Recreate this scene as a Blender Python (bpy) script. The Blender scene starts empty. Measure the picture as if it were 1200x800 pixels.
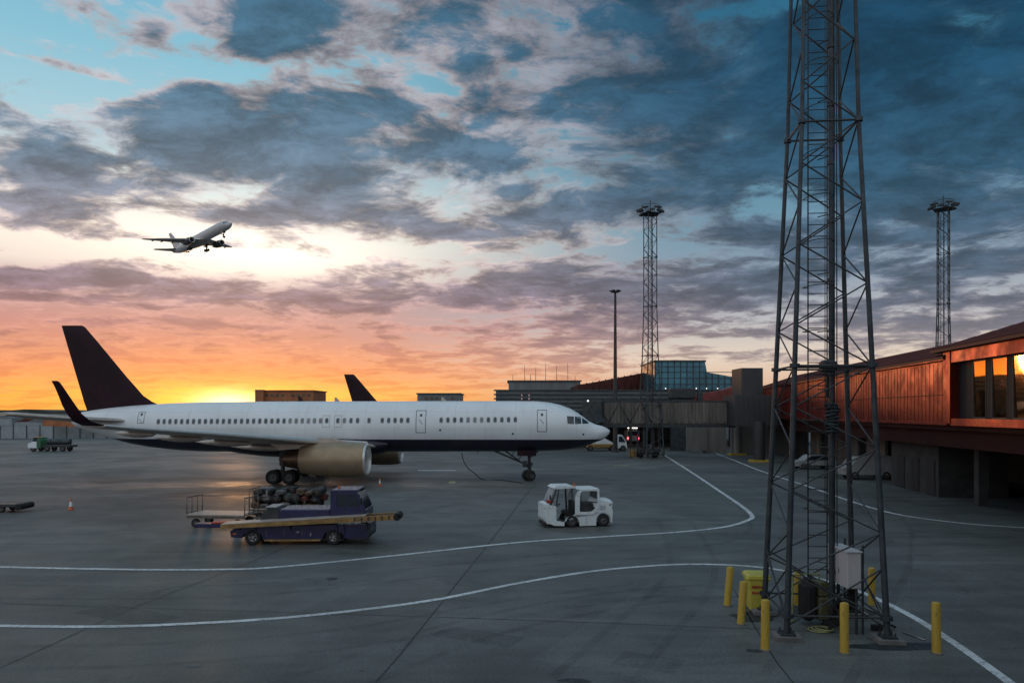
import bpy, math, random
from mathutils import Vector, Matrix
random.seed(7)
R = math.radians
F, CH, HV = 880.0, 5.5, 483.0          # focal length in photo pixels, eye height, horizon row
scene = bpy.context.scene
C = scene.collection

# ------------------------------------------------------------------ camera
cd = bpy.data.cameras.new("Camera"); cam = bpy.data.objects.new("Camera", cd); C.objects.link(cam)
cam.location = (0, 0, CH); cam.rotation_euler = (R(90), 0, 0)
cd.sensor_width = 36; cd.lens = 36 * F / 1200; cd.shift_y = (HV - 400) / 1200
cd.clip_start = 0.1; cd.clip_end = 8000
scene.camera = cam
scene.view_settings.view_transform = 'Standard'; scene.view_settings.look = 'None'
scene.view_settings.exposure = 0.0; scene.view_settings.gamma = 1.0
scene.render.film_transparent = False
scene.cycles.max_bounces = 6

SUN_AZ, SUN_EL = R(-20.0), R(2.2)       # azimuth from +Y towards +X

def lin(c):
    return tuple(((x/255)/12.92 if x/255 <= .04045 else ((x/255+.055)/1.055)**2.4) for x in c)

# ------------------------------------------------------------------ node helper
class NT:
    def __init__(s, tree): s.t = tree; s.n = tree.nodes; s.l = tree.links
    def node(s, typ, **kw):
        n = s.n.new(typ)
        for k, v in kw.items(): setattr(n, k, v)
        return n
    def put(s, sock, v):
        if isinstance(v, bpy.types.NodeSocket): s.l.new(v, sock)
        elif v is not None:
            try: sock.default_value = v
            except Exception: sock.default_value = (*v, 1) if hasattr(v, '__len__') else (v, v, v, 1)
    def m(s, op, a, b=None, c=None, clamp=False):
        n = s.node('ShaderNodeMath', operation=op, use_clamp=clamp)
        s.put(n.inputs[0], a)
        if b is not None: s.put(n.inputs[1], b)
        if c is not None: s.put(n.inputs[2], c)
        return n.outputs[0]
    def add(s, a, b): return s.m('ADD', a, b)
    def mul(s, a, b): return s.m('MULTIPLY', a, b)
    def sub(s, a, b): return s.m('SUBTRACT', a, b)
    def sstep(s, x, a, b, lo=0.0, hi=1.0):
        n = s.node('ShaderNodeMapRange', interpolation_type='SMOOTHSTEP')
        s.put(n.inputs[0], x); n.inputs[1].default_value = a; n.inputs[2].default_value = b
        n.inputs[3].default_value = lo; n.inputs[4].default_value = hi
        return n.outputs[0]
    def mix(s, f, a, b, blend='MIX'):
        n = s.node('ShaderNodeMix', data_type='RGBA', blend_type=blend)
        n.clamp_factor = True
        s.put(n.inputs[0], f); s.put(n.inputs[6], a); s.put(n.inputs[7], b)
        return n.outputs[2]
    def ramp(s, f, stops, interp='LINEAR'):
        n = s.node('ShaderNodeValToRGB'); cr = n.color_ramp; cr.interpolation = interp
        while len(cr.elements) < len(stops): cr.elements.new(0.5)
        for e, (p, c) in zip(cr.elements, stops):
            e.position = p; e.color = (*c, 1) if len(c) == 3 else c
        s.put(n.inputs[0], f); return n.outputs[0]
    def noise(s, vec, scale, detail=5, rough=.55, dist=0, dim='3D', lac=2.0):
        n = s.node('ShaderNodeTexNoise', noise_dimensions=dim)
        s.put(n.inputs['Vector'], vec); n.inputs['Scale'].default_value = scale
        n.inputs['Detail'].default_value = detail; n.inputs['Roughness'].default_value = rough
        n.inputs['Distortion'].default_value = dist; n.inputs['Lacunarity'].default_value = lac
        return n.outputs[0]
    def vec(s, x, y, z=0.0):
        n = s.node('ShaderNodeCombineXYZ'); s.put(n.inputs[0], x); s.put(n.inputs[1], y); s.put(n.inputs[2], z)
        return n.outputs[0]
    def scale(s, col, f):
        n = s.node('ShaderNodeVectorMath', operation='SCALE'); s.put(n.inputs[0], col); s.put(n.inputs[3], f)
        return n.outputs[0]
    def vadd(s, a, b):
        n = s.node('ShaderNodeVectorMath', operation='ADD'); s.put(n.inputs[0], a); s.put(n.inputs[1], b)
        return n.outputs[0]

# ------------------------------------------------------------------ sky
world = bpy.data.worlds.new("World"); scene.world = world; world.use_nodes = True
wt = world.node_tree; wt.nodes.clear(); w = NT(wt)
def px_dir(u, v):
    a = (u - 600) / F; ph = math.atan(a)
    return math.degrees(ph), math.degrees(math.atan((HV - v) / F * math.cos(ph)))
tc = w.node('ShaderNodeTexCoord').outputs['Generated']
sx = w.node('ShaderNodeSeparateXYZ'); w.put(sx.inputs[0], tc); X, Y, Z = sx.outputs
PH = w.mul(w.m('ARCTAN2', X, Y), 57.29578)
TH = w.mul(w.m('ARCSINE', Z), 57.29578)
# cloud plane coordinates: clouds flatten towards the horizon
zz = w.add(w.m('MAXIMUM', Z, 0.0), 0.13)
cx, cy = w.m('DIVIDE', X, zz), w.m('DIVIDE', Y, zz)
q = w.vec(cx, w.mul(cy, 1.0), 3.7)
warp = w.noise(q, 1.4, 4, .55); warp2 = w.noise(w.vadd(q, (7.7, 2.2, 1.1)), 1.4, 4, .55)
q2 = w.vec(w.add(cx, w.mul(w.sub(warp, .5), .35)), w.add(w.mul(cy, 1.1), w.mul(w.sub(warp2, .5), .35)), 1.3)
n1 = w.noise(q2, 3.2, 10, .60, .0)
n2 = w.noise(w.vadd(q2, (4.2, 9.1, 5.0)), 7.5, 9, .66, .0)
n3 = w.noise(w.vadd(q2, (1.2, 3.1, 8.0)), 5.2, 9, .66, .0)
dens = w.add(w.mul(n1, .66), w.mul(n2, .34))
def gauss(u, v, ru, rv):
    p0, t0 = px_dir(u, v)
    sp = abs(px_dir(u + ru, v)[0] - px_dir(u - ru, v)[0]) / 2
    st = abs(px_dir(u, v + rv)[1] - px_dir(u, v - rv)[1]) / 2
    a = w.mul(w.sub(PH, p0), 1 / sp); b = w.mul(w.sub(TH, t0), 1 / st)
    return w.m('EXPONENT', w.mul(w.add(w.mul(a, a), w.mul(b, b)), -1.0))
BLOBS = [  # photo-direction lumps (+ cloud, - clear)
 (90, 45, 150, 55, -.19), (60, 72, 50, 5, .07), (110, 88, 40, 5, .06), (180, 38, 26, 20, .13), (55, 75, 60, 9, .05), (150, 110, 90, 26, -.09), (60, 130, 60, 16, -.04), (305, 22, 85, 40, .17), (330, 60, 60, 22, .08), (240, 85, 40, 18, -.06),
 (45, 190, 90, 42, .17), (10, 240, 70, 14, .08), (235, 150, 90, 34, .15), (330, 185, 120, 42, .15), (400, 130, 80, 26, .08), (125, 180, 26, 40, -.05), (480, 115, 50, 45, -.07), (430, 95, 50, 16, -.03),
 (560, 180, 85, 24, .19), (500, 215, 70, 12, -.10), (560, 35, 150, 42, .10), (640, 105, 80, 26, -.025),
 (290, 306, 160, 18, -.14), (150, 265, 130, 9, -.06), (200, 282, 120, 6, .07), (120, 305, 70, 6, .07), (40, 285, 90, 16, -.10), (430, 285, 70, 14, -.07), (520, 300, 60, 12, -.09), (560, 235, 110, 12, -.07), (390, 240, 90, 14, .09), (250, 248, 90, 12, .06),
 (410, 318, 50, 14, .10), (610, 265, 130, 22, .08), (510, 268, 60, 12, .08), (600, 335, 110, 22, .10), (30, 325, 70, 9, .15), (130, 322, 60, 7, .10), (220, 340, 260, 9, .09), (330, 352, 300, 12, .05),
 (820, 120, 150, 110, .10), (1120, 150, 190, 150, .16), (760, 230, 120, 16, .08), (780, 292, 120, 9, -.13), (640, 303, 50, 8, -.08), (800, 335, 160, 22, .09), (960, 440, 190, 14, -.15), (740, 385, 130, 16, .06),
 (830, 405, 120, 8, -.12), (960, 60, 60, 40, .06), (1060, 300, 90, 9, -.05), (1000, 330, 80, 10, -.05), (1060, 375, 120, 20, .06), (650, 410, 160, 16, .05), (470, 435, 120, 12, .03), (560, 390, 70, 6, -.06), (450, 375, 90, 6, -.05)]
bias = 0.0
for (u, v, ru, rv, a) in BLOBS:
    g = w.mul(gauss(u, v, ru, rv), a)
    bias = g if bias == 0.0 else w.add(bias, g)
dens = w.add(dens, bias)
mask = w.sstep(dens, .430, .530)
thick = w.sstep(dens, .455, .60)
# clear sky between the clouds
tn = w.m('DIVIDE', TH, 30.0, clamp=True)
L = lambda *c: lin(c)
left = w.ramp(tn, [(0, L(250,172,72)), (.05, L(250,176,84)), (.10, L(230,146,104)), (.18, L(204,140,130)), (.27, L(182,152,156)), (.33, L(240,224,212)),
                   (.41, L(252,246,232)), (.50, L(226,236,234)), (.60, L(170,206,218)), (.78, L(136,192,212)), (1, L(104,170,200))])
right = w.ramp(tn, [(0, L(206,138,112)), (.06, L(220,180,152)), (.13, L(226,208,190)), (.22, L(186,186,190)), (.32, L(140,156,172)), (.48, L(104,146,168)),
                    (.65, L(66,122,150)), (1, L(30,94,126))])
side = w.sstep(PH, -19, 14)
clear = w.mix(side, left, right)
# clouds: thick body colour and thin lit edge colour
bodyL = w.ramp(tn, [(0, L(236,140,66)), (.08, L(220,130,90)), (.17, L(172,118,118)), (.27, L(132,114,128)), (.40, L(130,128,142)), (.55, L(92,114,134)), (.75, L(66,102,126)), (1, L(52,92,116))])
bodyR = w.ramp(tn, [(0, L(132,98,106)), (.12, L(104,98,116)), (.3, L(72,88,106)), (.5, L(42,78,102)), (.75, L(20,62,88)), (1, L(16,52,76))])
body = w.mix(w.sstep(PH, -14, 24), bodyL, bodyR)
edgeL = w.ramp(tn, [(0, L(252,186,96)), (.10, L(244,166,112)), (.20, L(214,156,144)), (.30, L(200,174,176)), (.42, L(226,206,196)), (.58, L(176,178,184)), (.72, L(188,172,172)), (1, L(176,164,168))])
edgeR = w.ramp(tn, [(0, L(206,150,124)), (.12, L(178,162,160)), (.3, L(112,122,142)), (.5, L(78,106,128)), (.75, L(44,86,112)), (1, L(32,72,96))])
edge = w.mix(w.sstep(PH, -8, 20), edgeL, edgeR)
cloud = w.mix(thick, edge, body)
lump = w.mul(w.sstep(n3, .34, .66, .70, 1.42), w.sstep(n2, .32, .68, .88, 1.15))
cloud = w.scale(cloud, w.add(1.0, w.mul(w.sub(lump, 1.0), w.sstep(TH, 1, 13, .25, 1.0))))
skyc = w.mix(w.mul(mask, w.sstep(TH, .5, 9, .62, .97)), clear, cloud)
# the glow round the sun
skyc = w.vadd(skyc, w.scale(L(255,205,50), w.mul(gauss(285, 470, 120, 17), .60)))
skyc = w.vadd(skyc, w.scale(L(255,120,30), w.mul(gauss(240, 448, 300, 26), .08)))
skyc = w.vadd(skyc, w.scale(L(255,244,190), w.mul(gauss(268, 474, 36, 13), 1.6)))
skyc = w.vadd(skyc, w.scale(L(255,246,226), w.mul(w.mul(gauss(300, 298, 160, 30), .36), w.sub(1.0, w.mul(thick, .7)))))
# the open sky overhead and behind is brighter
over = w.sstep(TH, 34, 62); back = w.mul(w.sstep(w.m('ABSOLUTE', PH), 75, 130), w.sstep(TH, -1, 4))
amb = w.m('MAXIMUM', w.mul(over, 1.0), back)
ambc = w.scale(w.mix(back, L(142,176,196), L(206,218,226)), w.add(.72, w.mul(dens, .45)))
skyc = w.mix(w.mul(amb, .94), skyc, ambc)
ns = w.node('ShaderNodeTexSky', sky_type='NISHITA'); ns.sun_disc = False
ns.sun_elevation = SUN_EL; ns.sun_rotation = SUN_AZ; ns.altitude = 40; ns.dust_density = 1.5
skyc = w.vadd(skyc, w.scale(ns.outputs[0], .008))
dn = w.sstep(TH, -1.2, -.2)
skyc = w.mix(dn, L(58, 62, 66), skyc)
bg = w.node('ShaderNodeBackground'); w.put(bg.inputs[0], skyc); bg.inputs[1].default_value = 1.0
wo = w.node('ShaderNodeOutputWorld'); wt.links.new(bg.outputs[0], wo.inputs[0])

# ------------------------------------------------------------------ sun
sd = bpy.data.lights.new("sun", 'SUN'); sd.energy = 0.15; sd.angle = R(3); sd.color = (1, .50, .20)
so = bpy.data.objects.new("sun", sd); C.objects.link(so)
sdir = Vector((math.sin(SUN_AZ)*math.cos(SUN_EL), math.cos(SUN_AZ)*math.cos(SUN_EL), math.sin(SUN_EL)))
so.rotation_euler = sdir.to_track_quat('Z', 'Y').to_euler()

# ------------------------------------------------------------------ materials
def mat(name, col, rough=.5, metal=0.0, var=.15, scale=1.5, bump=0.0, bscale=40, spec=.5, emit=None, estr=0, streak=False, coat=0, rvar=.0, dirt=None):
    m = bpy.data.materials.new(name); m.use_nodes = True; t = NT(m.node_tree)
    b = m.node_tree.nodes['Principled BSDF']
    oc = t.node('ShaderNodeTexCoord').outputs['Object']
    if streak:
        mp = t.node('ShaderNodeMapping'); mp.inputs['Scale'].default_value = (1, 1, .18); t.put(mp.inputs[0], oc); vc = mp.outputs[0]
    else: vc = oc
    n = t.noise(vc, scale, 6, .6)
    f = t.sstep(n, .3, .7, 1 - var, 1 + var)
    c = t.scale(col, f)
    if dirt:
        n3 = t.noise(vc, scale*2.3, 8, .7, .4); c = t.mix(t.mul(t.sstep(n3, .54, .7), dirt[1]), c, dirt[0])
    t.put(b.inputs['Base Color'], c)
    n2 = t.noise(vc, scale * 3.1, 5, .6)
    t.put(b.inputs['Roughness'], t.sstep(n2, .3, .7, max(.02, rough - rvar), min(1, rough + rvar)))
    b.inputs['Metallic'].default_value = metal
    b.inputs['Specular IOR Level'].default_value = spec
    b.inputs['Coat Weight'].default_value = coat
    if bump:
        bn = t.node('ShaderNodeBump'); bn.inputs['Strength'].default_value = bump; bn.inputs['Distance'].default_value = .02
        t.put(bn.inputs['Height'], t.noise(oc, bscale, 4, .6)); t.put(b.inputs['Normal'], bn.outputs[0])
    if emit:
        b.inputs['Emission Color'].default_value = (*emit, 1); b.inputs['Emission Strength'].default_value = estr
    return m
M = {}
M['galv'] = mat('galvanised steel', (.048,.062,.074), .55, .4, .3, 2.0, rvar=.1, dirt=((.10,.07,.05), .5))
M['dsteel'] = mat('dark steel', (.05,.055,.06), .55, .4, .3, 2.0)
M['rail'] = mat('cart steel', (.16,.13,.11), .45, .5, .3, 3)
M['black'] = mat('black rubber', (.012,.012,.013), .8, 0, .3, 6)
M['tyre'] = mat('tyre rubber', (.018,.018,.018), .85, 0, .3, 8)
M['rim'] = mat('wheel rim', (.30,.30,.31), .4, .7, .2, 5)
M['shadewhite'] = mat('shade-dark white paint', (.30,.31,.32), .5, 0, .15, 2, dirt=((.18,.16,.14), .6))  # vehicle white lowered to paint in terminal shade, plus real dirt
M['hub'] = mat('dull wheel hub', (.10,.10,.10), .5, .4, .3, 5)
M['white'] = mat('white vehicle paint', (.70,.75,.78), .4, 0, .08, 2.5, rvar=.1, coat=.2, dirt=((.30,.27,.22), .55))
M['cab'] = mat('cabinet paint', (.50,.48,.50), .55, 0, .08, 2.0, streak=True, dirt=((.30,.27,.25), .4))
M['planewhite'] = None
M['navy'] = mat('dark tail paint', (.020,.005,.011), .6, 0, .35, .5, spec=.25)
M['wing'] = mat('wing grey', (.46,.40,.36), .42, .3, .14, 1.2, rvar=.08)
M['nac'] = mat('nacelle beige', (.31,.23,.15), .38, .35, .10, 1.2, rvar=.05)
M['lip'] = mat('polished lip', (.74,.72,.70), .34, .6, .05, 2)
M['core'] = mat('exhaust metal', (.13,.085,.06), .45, .9, .3, 3)
M['dark'] = mat('dark interior', (.01,.01,.012), .7, 0, .3, 3)
M['glass'] = mat('dark glass', (.02,.03,.04), .08, 0, .2, 3, spec=.8)
M['pglass'] = mat('porthole glass', (.07,.085,.10), .25, 0, .3, 4)
M['pblind'] = mat('drawn window blind', (.22,.23,.24), .5, 0, .2, 4)
M['prim'] = mat('porthole rim', (.42,.43,.45), .45, 0, .1, 4)
M['line'] = mat('seam line', (.18,.19,.21), .6, 0, .2, 4)
M['bluep'] = mat('blue paint', (.013,.014,.070), .38, 0, .25, 2.2, rvar=.1, coat=.2, dirt=((.06,.05,.06), .6))
M['beam'] = mat('conveyor beam', (.30,.175,.06), .5, .1, .35, 2.5, dirt=((.10,.06,.03), .7))
M['belt'] = mat('conveyor belt', (.36,.30,.26), .5, 0, .2, 3)
M['yellow'] = mat('yellow bollard paint', (.50,.33,.045), .55, 0, .16, 5, streak=True, dirt=((.13,.085,.04), .8))
M['binyel'] = mat('yellow bin plastic', (.52,.45,.07), .45, 0, .1, 4, dirt=((.3,.24,.06), .4))
M['red'] = mat('red paint', (.36,.03,.02), .5, 0, .2, 4)
M['orange'] = mat('orange plastic', (.62,.13,.03), .5, 0, .15, 4)
M['conc'] = mat('concrete', (.16,.155,.15), .85, 0, .3, 1.5, bump=.3, bscale=25)
M['pale'] = mat('pale concrete', (.19,.185,.175), .8, 0, .2, .8, bump=.2, streak=True, dirt=((.15,.13,.11), .6))
M['tar'] = mat('dark tar patch', (.022,.024,.026), .6, 0, .4, 3, rvar=.15)
M['green'] = mat('green paint', (.03,.13,.06), .5, 0, .2, 4)
M['hose'] = mat('yellow hose', (.33,.34,.12), .5, 0, .2, 8)
M['tealglass'] = mat('teal facade glass', (.055,.17,.23), .14, .35, .3, .25, rvar=.06)
M['lampglow'] = mat('lit lamp', (1,1,1), .5, emit=(1,.92,.8), estr=2.2)
M['taillamp'] = mat('lit tail lamp', (.8,.05,.05), .5, emit=(1,.10,.12), estr=5)
M['brick'] = mat('brown building', (.34,.12,.05), .7, 0, .25, .4)  # base raised towards orange to take in the sunset flare
M['greyb'] = mat('grey cladding', (.15,.16,.17), .6, .1, .2, .6, streak=True)
M['louvre'] = mat('louvre metal', (.14,.155,.165), .5, .3, .15, .5)
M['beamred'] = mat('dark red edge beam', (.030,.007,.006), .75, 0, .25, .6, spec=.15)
M['under'] = mat('shade-dark concrete', (.035,.034,.034), .9, 0, .3, 1.2)  # concrete darkened to paint in the shade beneath the terminal
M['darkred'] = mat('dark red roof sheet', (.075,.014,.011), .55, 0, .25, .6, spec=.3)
M['bag_a'] = mat('black luggage', (.02,.018,.018), .6, 0, .4, 5, bump=.3)
M['bag_b'] = mat('dark red luggage', (.12,.02,.018), .55, 0, .3, 5, bump=.3)
M['bag_c'] = mat('brown luggage', (.10,.055,.03), .6, 0, .3, 5, bump=.3)
M['bag_d'] = mat('grey luggage', (.13,.12,.12), .55, 0, .3, 5, bump=.3)
M['house'] = mat('far house walls', (.30,.26,.25), .8, 0, .3, .1)
M['far'] = mat('far dark ground', (.05,.055,.05), .9, 0, .4, .02)

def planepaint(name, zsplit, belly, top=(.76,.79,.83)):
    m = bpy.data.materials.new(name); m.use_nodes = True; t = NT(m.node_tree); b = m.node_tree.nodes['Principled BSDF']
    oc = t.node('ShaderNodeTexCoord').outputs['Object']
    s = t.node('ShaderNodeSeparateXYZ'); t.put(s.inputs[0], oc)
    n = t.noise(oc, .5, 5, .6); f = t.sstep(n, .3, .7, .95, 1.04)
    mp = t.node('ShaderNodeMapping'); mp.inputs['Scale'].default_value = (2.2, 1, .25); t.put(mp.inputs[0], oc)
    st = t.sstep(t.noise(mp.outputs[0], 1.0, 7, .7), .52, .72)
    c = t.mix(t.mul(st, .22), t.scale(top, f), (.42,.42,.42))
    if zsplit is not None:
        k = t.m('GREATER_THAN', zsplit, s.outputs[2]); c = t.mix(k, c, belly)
    # panel joints
    fx = t.m('FRACT', t.mul(s.outputs[0], .42)); j = t.m('LESS_THAN', fx, .012)
    c = t.mix(t.mul(j, .26), c, (.1,.1,.1))
    for zl in (5.55, 4.15):
        jl = t.m('LESS_THAN', t.m('ABSOLUTE', t.sub(s.outputs[2], zl)), .014); c = t.mix(t.mul(jl, .20), c, (.1,.1,.1))
    t.put(b.inputs['Base Color'], c); b.inputs['Roughness'].default_value = .33
    b.inputs['Coat Weight'].default_value = .25; b.inputs['Coat Roughness'].default_value = .15
    return m

def cladding():
    m = bpy.data.materials.new('red metal cladding'); m.use_nodes = True; t = NT(m.node_tree); b = m.node_tree.nodes['Principled BSDF']
    oc = t.node('ShaderNodeTexCoord').outputs['Object']; s = t.node('ShaderNodeSeparateXYZ'); t.put(s.inputs[0], oc)
    cell = t.m('FLOOR', t.mul(s.outputs[1], 1/1.2)); wn = t.node('ShaderNodeTexWhiteNoise', noise_dimensions='1D'); t.put(wn.inputs['W'], cell)
    f = t.add(.82, t.mul(wn.outputs[0], .36)); n = t.noise(oc, .8, 6, .6)
    c = t.scale((.22,.034,.024), t.mul(f, t.sstep(n, .3, .7, .8, 1.2)))
    t.put(b.inputs['Base Color'], c); b.inputs['Metallic'].default_value = .8
    n2 = t.noise(oc, .5, 4, .6)
    t.put(b.inputs['Roughness'], t.sstep(n2, .35, .65, .26, .46))
    bn = t.node('ShaderNodeBump'); bn.inputs['Strength'].default_value = .25; bn.inputs['Distance'].default_value = .05
    t.put(bn.inputs['Height'], t.noise(oc, .9, 3, .5)); t.put(b.inputs['Normal'], bn.outputs[0])
    return m
M['clad'] = cladding()
def mirrorglass():
    m = bpy.data.materials.new('solar glass'); m.use_nodes = True; t = NT(m.node_tree); b = m.node_tree.nodes['Principled BSDF']
    oc = t.node('ShaderNodeTexCoord').outputs['Object']
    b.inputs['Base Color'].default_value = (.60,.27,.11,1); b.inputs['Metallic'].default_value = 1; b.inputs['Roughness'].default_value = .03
    bn = t.node('ShaderNodeBump'); bn.inputs['Strength'].default_value = .05; bn.inputs['Distance'].default_value = .05
    t.put(bn.inputs['Height'], t.noise(oc, .7, 2, .5)); t.put(b.inputs['Normal'], bn.outputs[0])
    return m
M['mirror'] = mirrorglass()

def apron():
    m = bpy.data.materials.new('apron concrete'); m.use_nodes = True; t = NT(m.node_tree); b = m.node_tree.nodes['Principled BSDF']
    oc = t.node('ShaderNodeTexCoord').outputs['Object']
    s = t.node('ShaderNodeSeparateXYZ'); t.put(s.inputs[0], oc); x, y, z = s.outputs
    big = t.noise(oc, .035, 5, .55, .3); mid = t.noise(oc, .35, 7, .62, .5); fine = t.noise(oc, 14, 6, .7)
    # streaks dragged along the traffic direction
    mp = t.node('ShaderNodeMapping'); mp.inputs['Rotation'].default_value = (0, 0, R(-8)); mp.inputs['Scale'].default_value = (.10, 1.1, 1); t.put(mp.inputs[0], oc)
    stre = t.noise(mp.outputs[0], .9, 6, .65, .4)
    f = t.mul(t.mul(t.sstep(big, .3, .7, .76, 1.22), t.sstep(mid, .3, .7, .80, 1.18)), t.mul(t.sstep(fine, .25, .75, .72, 1.28), t.sstep(stre, .3, .7, .82, 1.16)))
    # slabs, each a slightly different grey (rotated grid)
    mp2 = t.node('ShaderNodeMapping'); mp2.inputs['Rotation'].default_value = (0, 0, R(28)); t.put(mp2.inputs[0], oc)
    s2 = t.node('ShaderNodeSeparateXYZ'); t.put(s2.inputs[0], mp2.outputs[0])
    gx = t.m('FLOOR', t.mul(s2.outputs[0], 1/7.5)); gy = t.m('FLOOR', t.mul(s2.outputs[1], 1/7.5))
    wn = t.node('ShaderNodeTexWhiteNoise', noise_dimensions='2D'); t.put(wn.inputs['Vector'], t.vec(gx, gy))
    f = t.mul(f, t.add(.92, t.mul(wn.outputs[0], .16)))
    c = t.scale((.116,.122,.119), f)
    oil = t.sstep(t.noise(oc, .55, 8, .7, .8), .59, .70)
    c = t.mix(t.mul(oil, .55), c, (.045,.045,.046))
    spots = t.sstep(t.noise(oc, 2.6, 3, .5, .3), .70, .74)
    c = t.mix(t.mul(spots, .6), c, (.04,.04,.04))
    # saw-cut slab joints
    def jn(ax):
        fr = t.m('FRACT', t.mul(ax, 1/7.5)); return t.m('GREATER_THAN', t.m('ABSOLUTE', t.sub(fr, .5)), .4972)
    jj = t.m('MAXIMUM', jn(s2.outputs[0]), jn(s2.outputs[1]))
    c = t.mix(t.mul(jj, t.sstep(big, .35, .6, .05, .22)), c, (.04,.04,.04))
    # light scuffs
    sc = t.m('MULTIPLY', t.sstep(t.noise(mp.outputs[0], 3.1, 8, .72, .3), .62, .74), .22)
    c = t.mix(sc, c, (.22,.22,.22))
    t.put(b.inputs['Base Color'], c)
    r = t.sstep(t.noise(oc, .12, 6, .6, .6), .35, .65, .50, .68)
    r = t.add(r, t.mul(t.sub(stre, .5), .25))
    # damp patches left of and below the aircraft
    def gz(gx0, gy0, a, bb):
        p = t.mul(t.sub(x, gx0), 1/a); q_ = t.mul(t.sub(y, gy0), 1/bb)
        return t.m('EXPONENT', t.mul(t.add(t.mul(p, p), t.mul(q_, q_)), -1))
    wet = t.add(t.add(gz(-21, 49.5, 6, 2.2), gz(-17, 58, 7, 2.4)), t.add(gz(-29, 56, 9, 2.6), t.mul(gz(-5, 57, 8, 2.0), .6)))
    wet = t.m('MULTIPLY', wet, t.sstep(t.noise(mp.outputs[0], 2.2, 6, .7, .6), .46, .60), clamp=True)
    r = t.mix(wet, r, .27)
    t.put(b.inputs['Roughness'], r)
    bn = t.node('ShaderNodeBump'); bn.inputs['Strength'].default_value = .35; bn.inputs['Distance'].default_value = .012
    t.put(bn.inputs['Height'], t.mul(t.noise(oc, 22, 5, .7), t.sub(1.0, wet))); t.put(b.inputs['Normal'], bn.outputs[0])
    b.inputs['Specular IOR Level'].default_value = .24
    return m
M['apron'] = apron()
def linepaint():
    m = bpy.data.materials.new('white line paint'); m.use_nodes = True; t = NT(m.node_tree); b = m.node_tree.nodes['Principled BSDF']
    oc = t.node('ShaderNodeTexCoord').outputs['Object']
    wear = t.sstep(t.noise(oc, 5, 9, .78, .4), .47, .63); big = t.noise(oc, .6, 5, .6)
    c = t.mix(t.mul(wear, .75), t.scale((.66,.68,.70), t.sstep(big, .3, .7, .72, 1.1)), (.15,.155,.16))
    t.put(b.inputs['Base Color'], c); b.inputs['Roughness'].default_value = .6
    return m
M['lines'] = linepaint()

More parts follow.
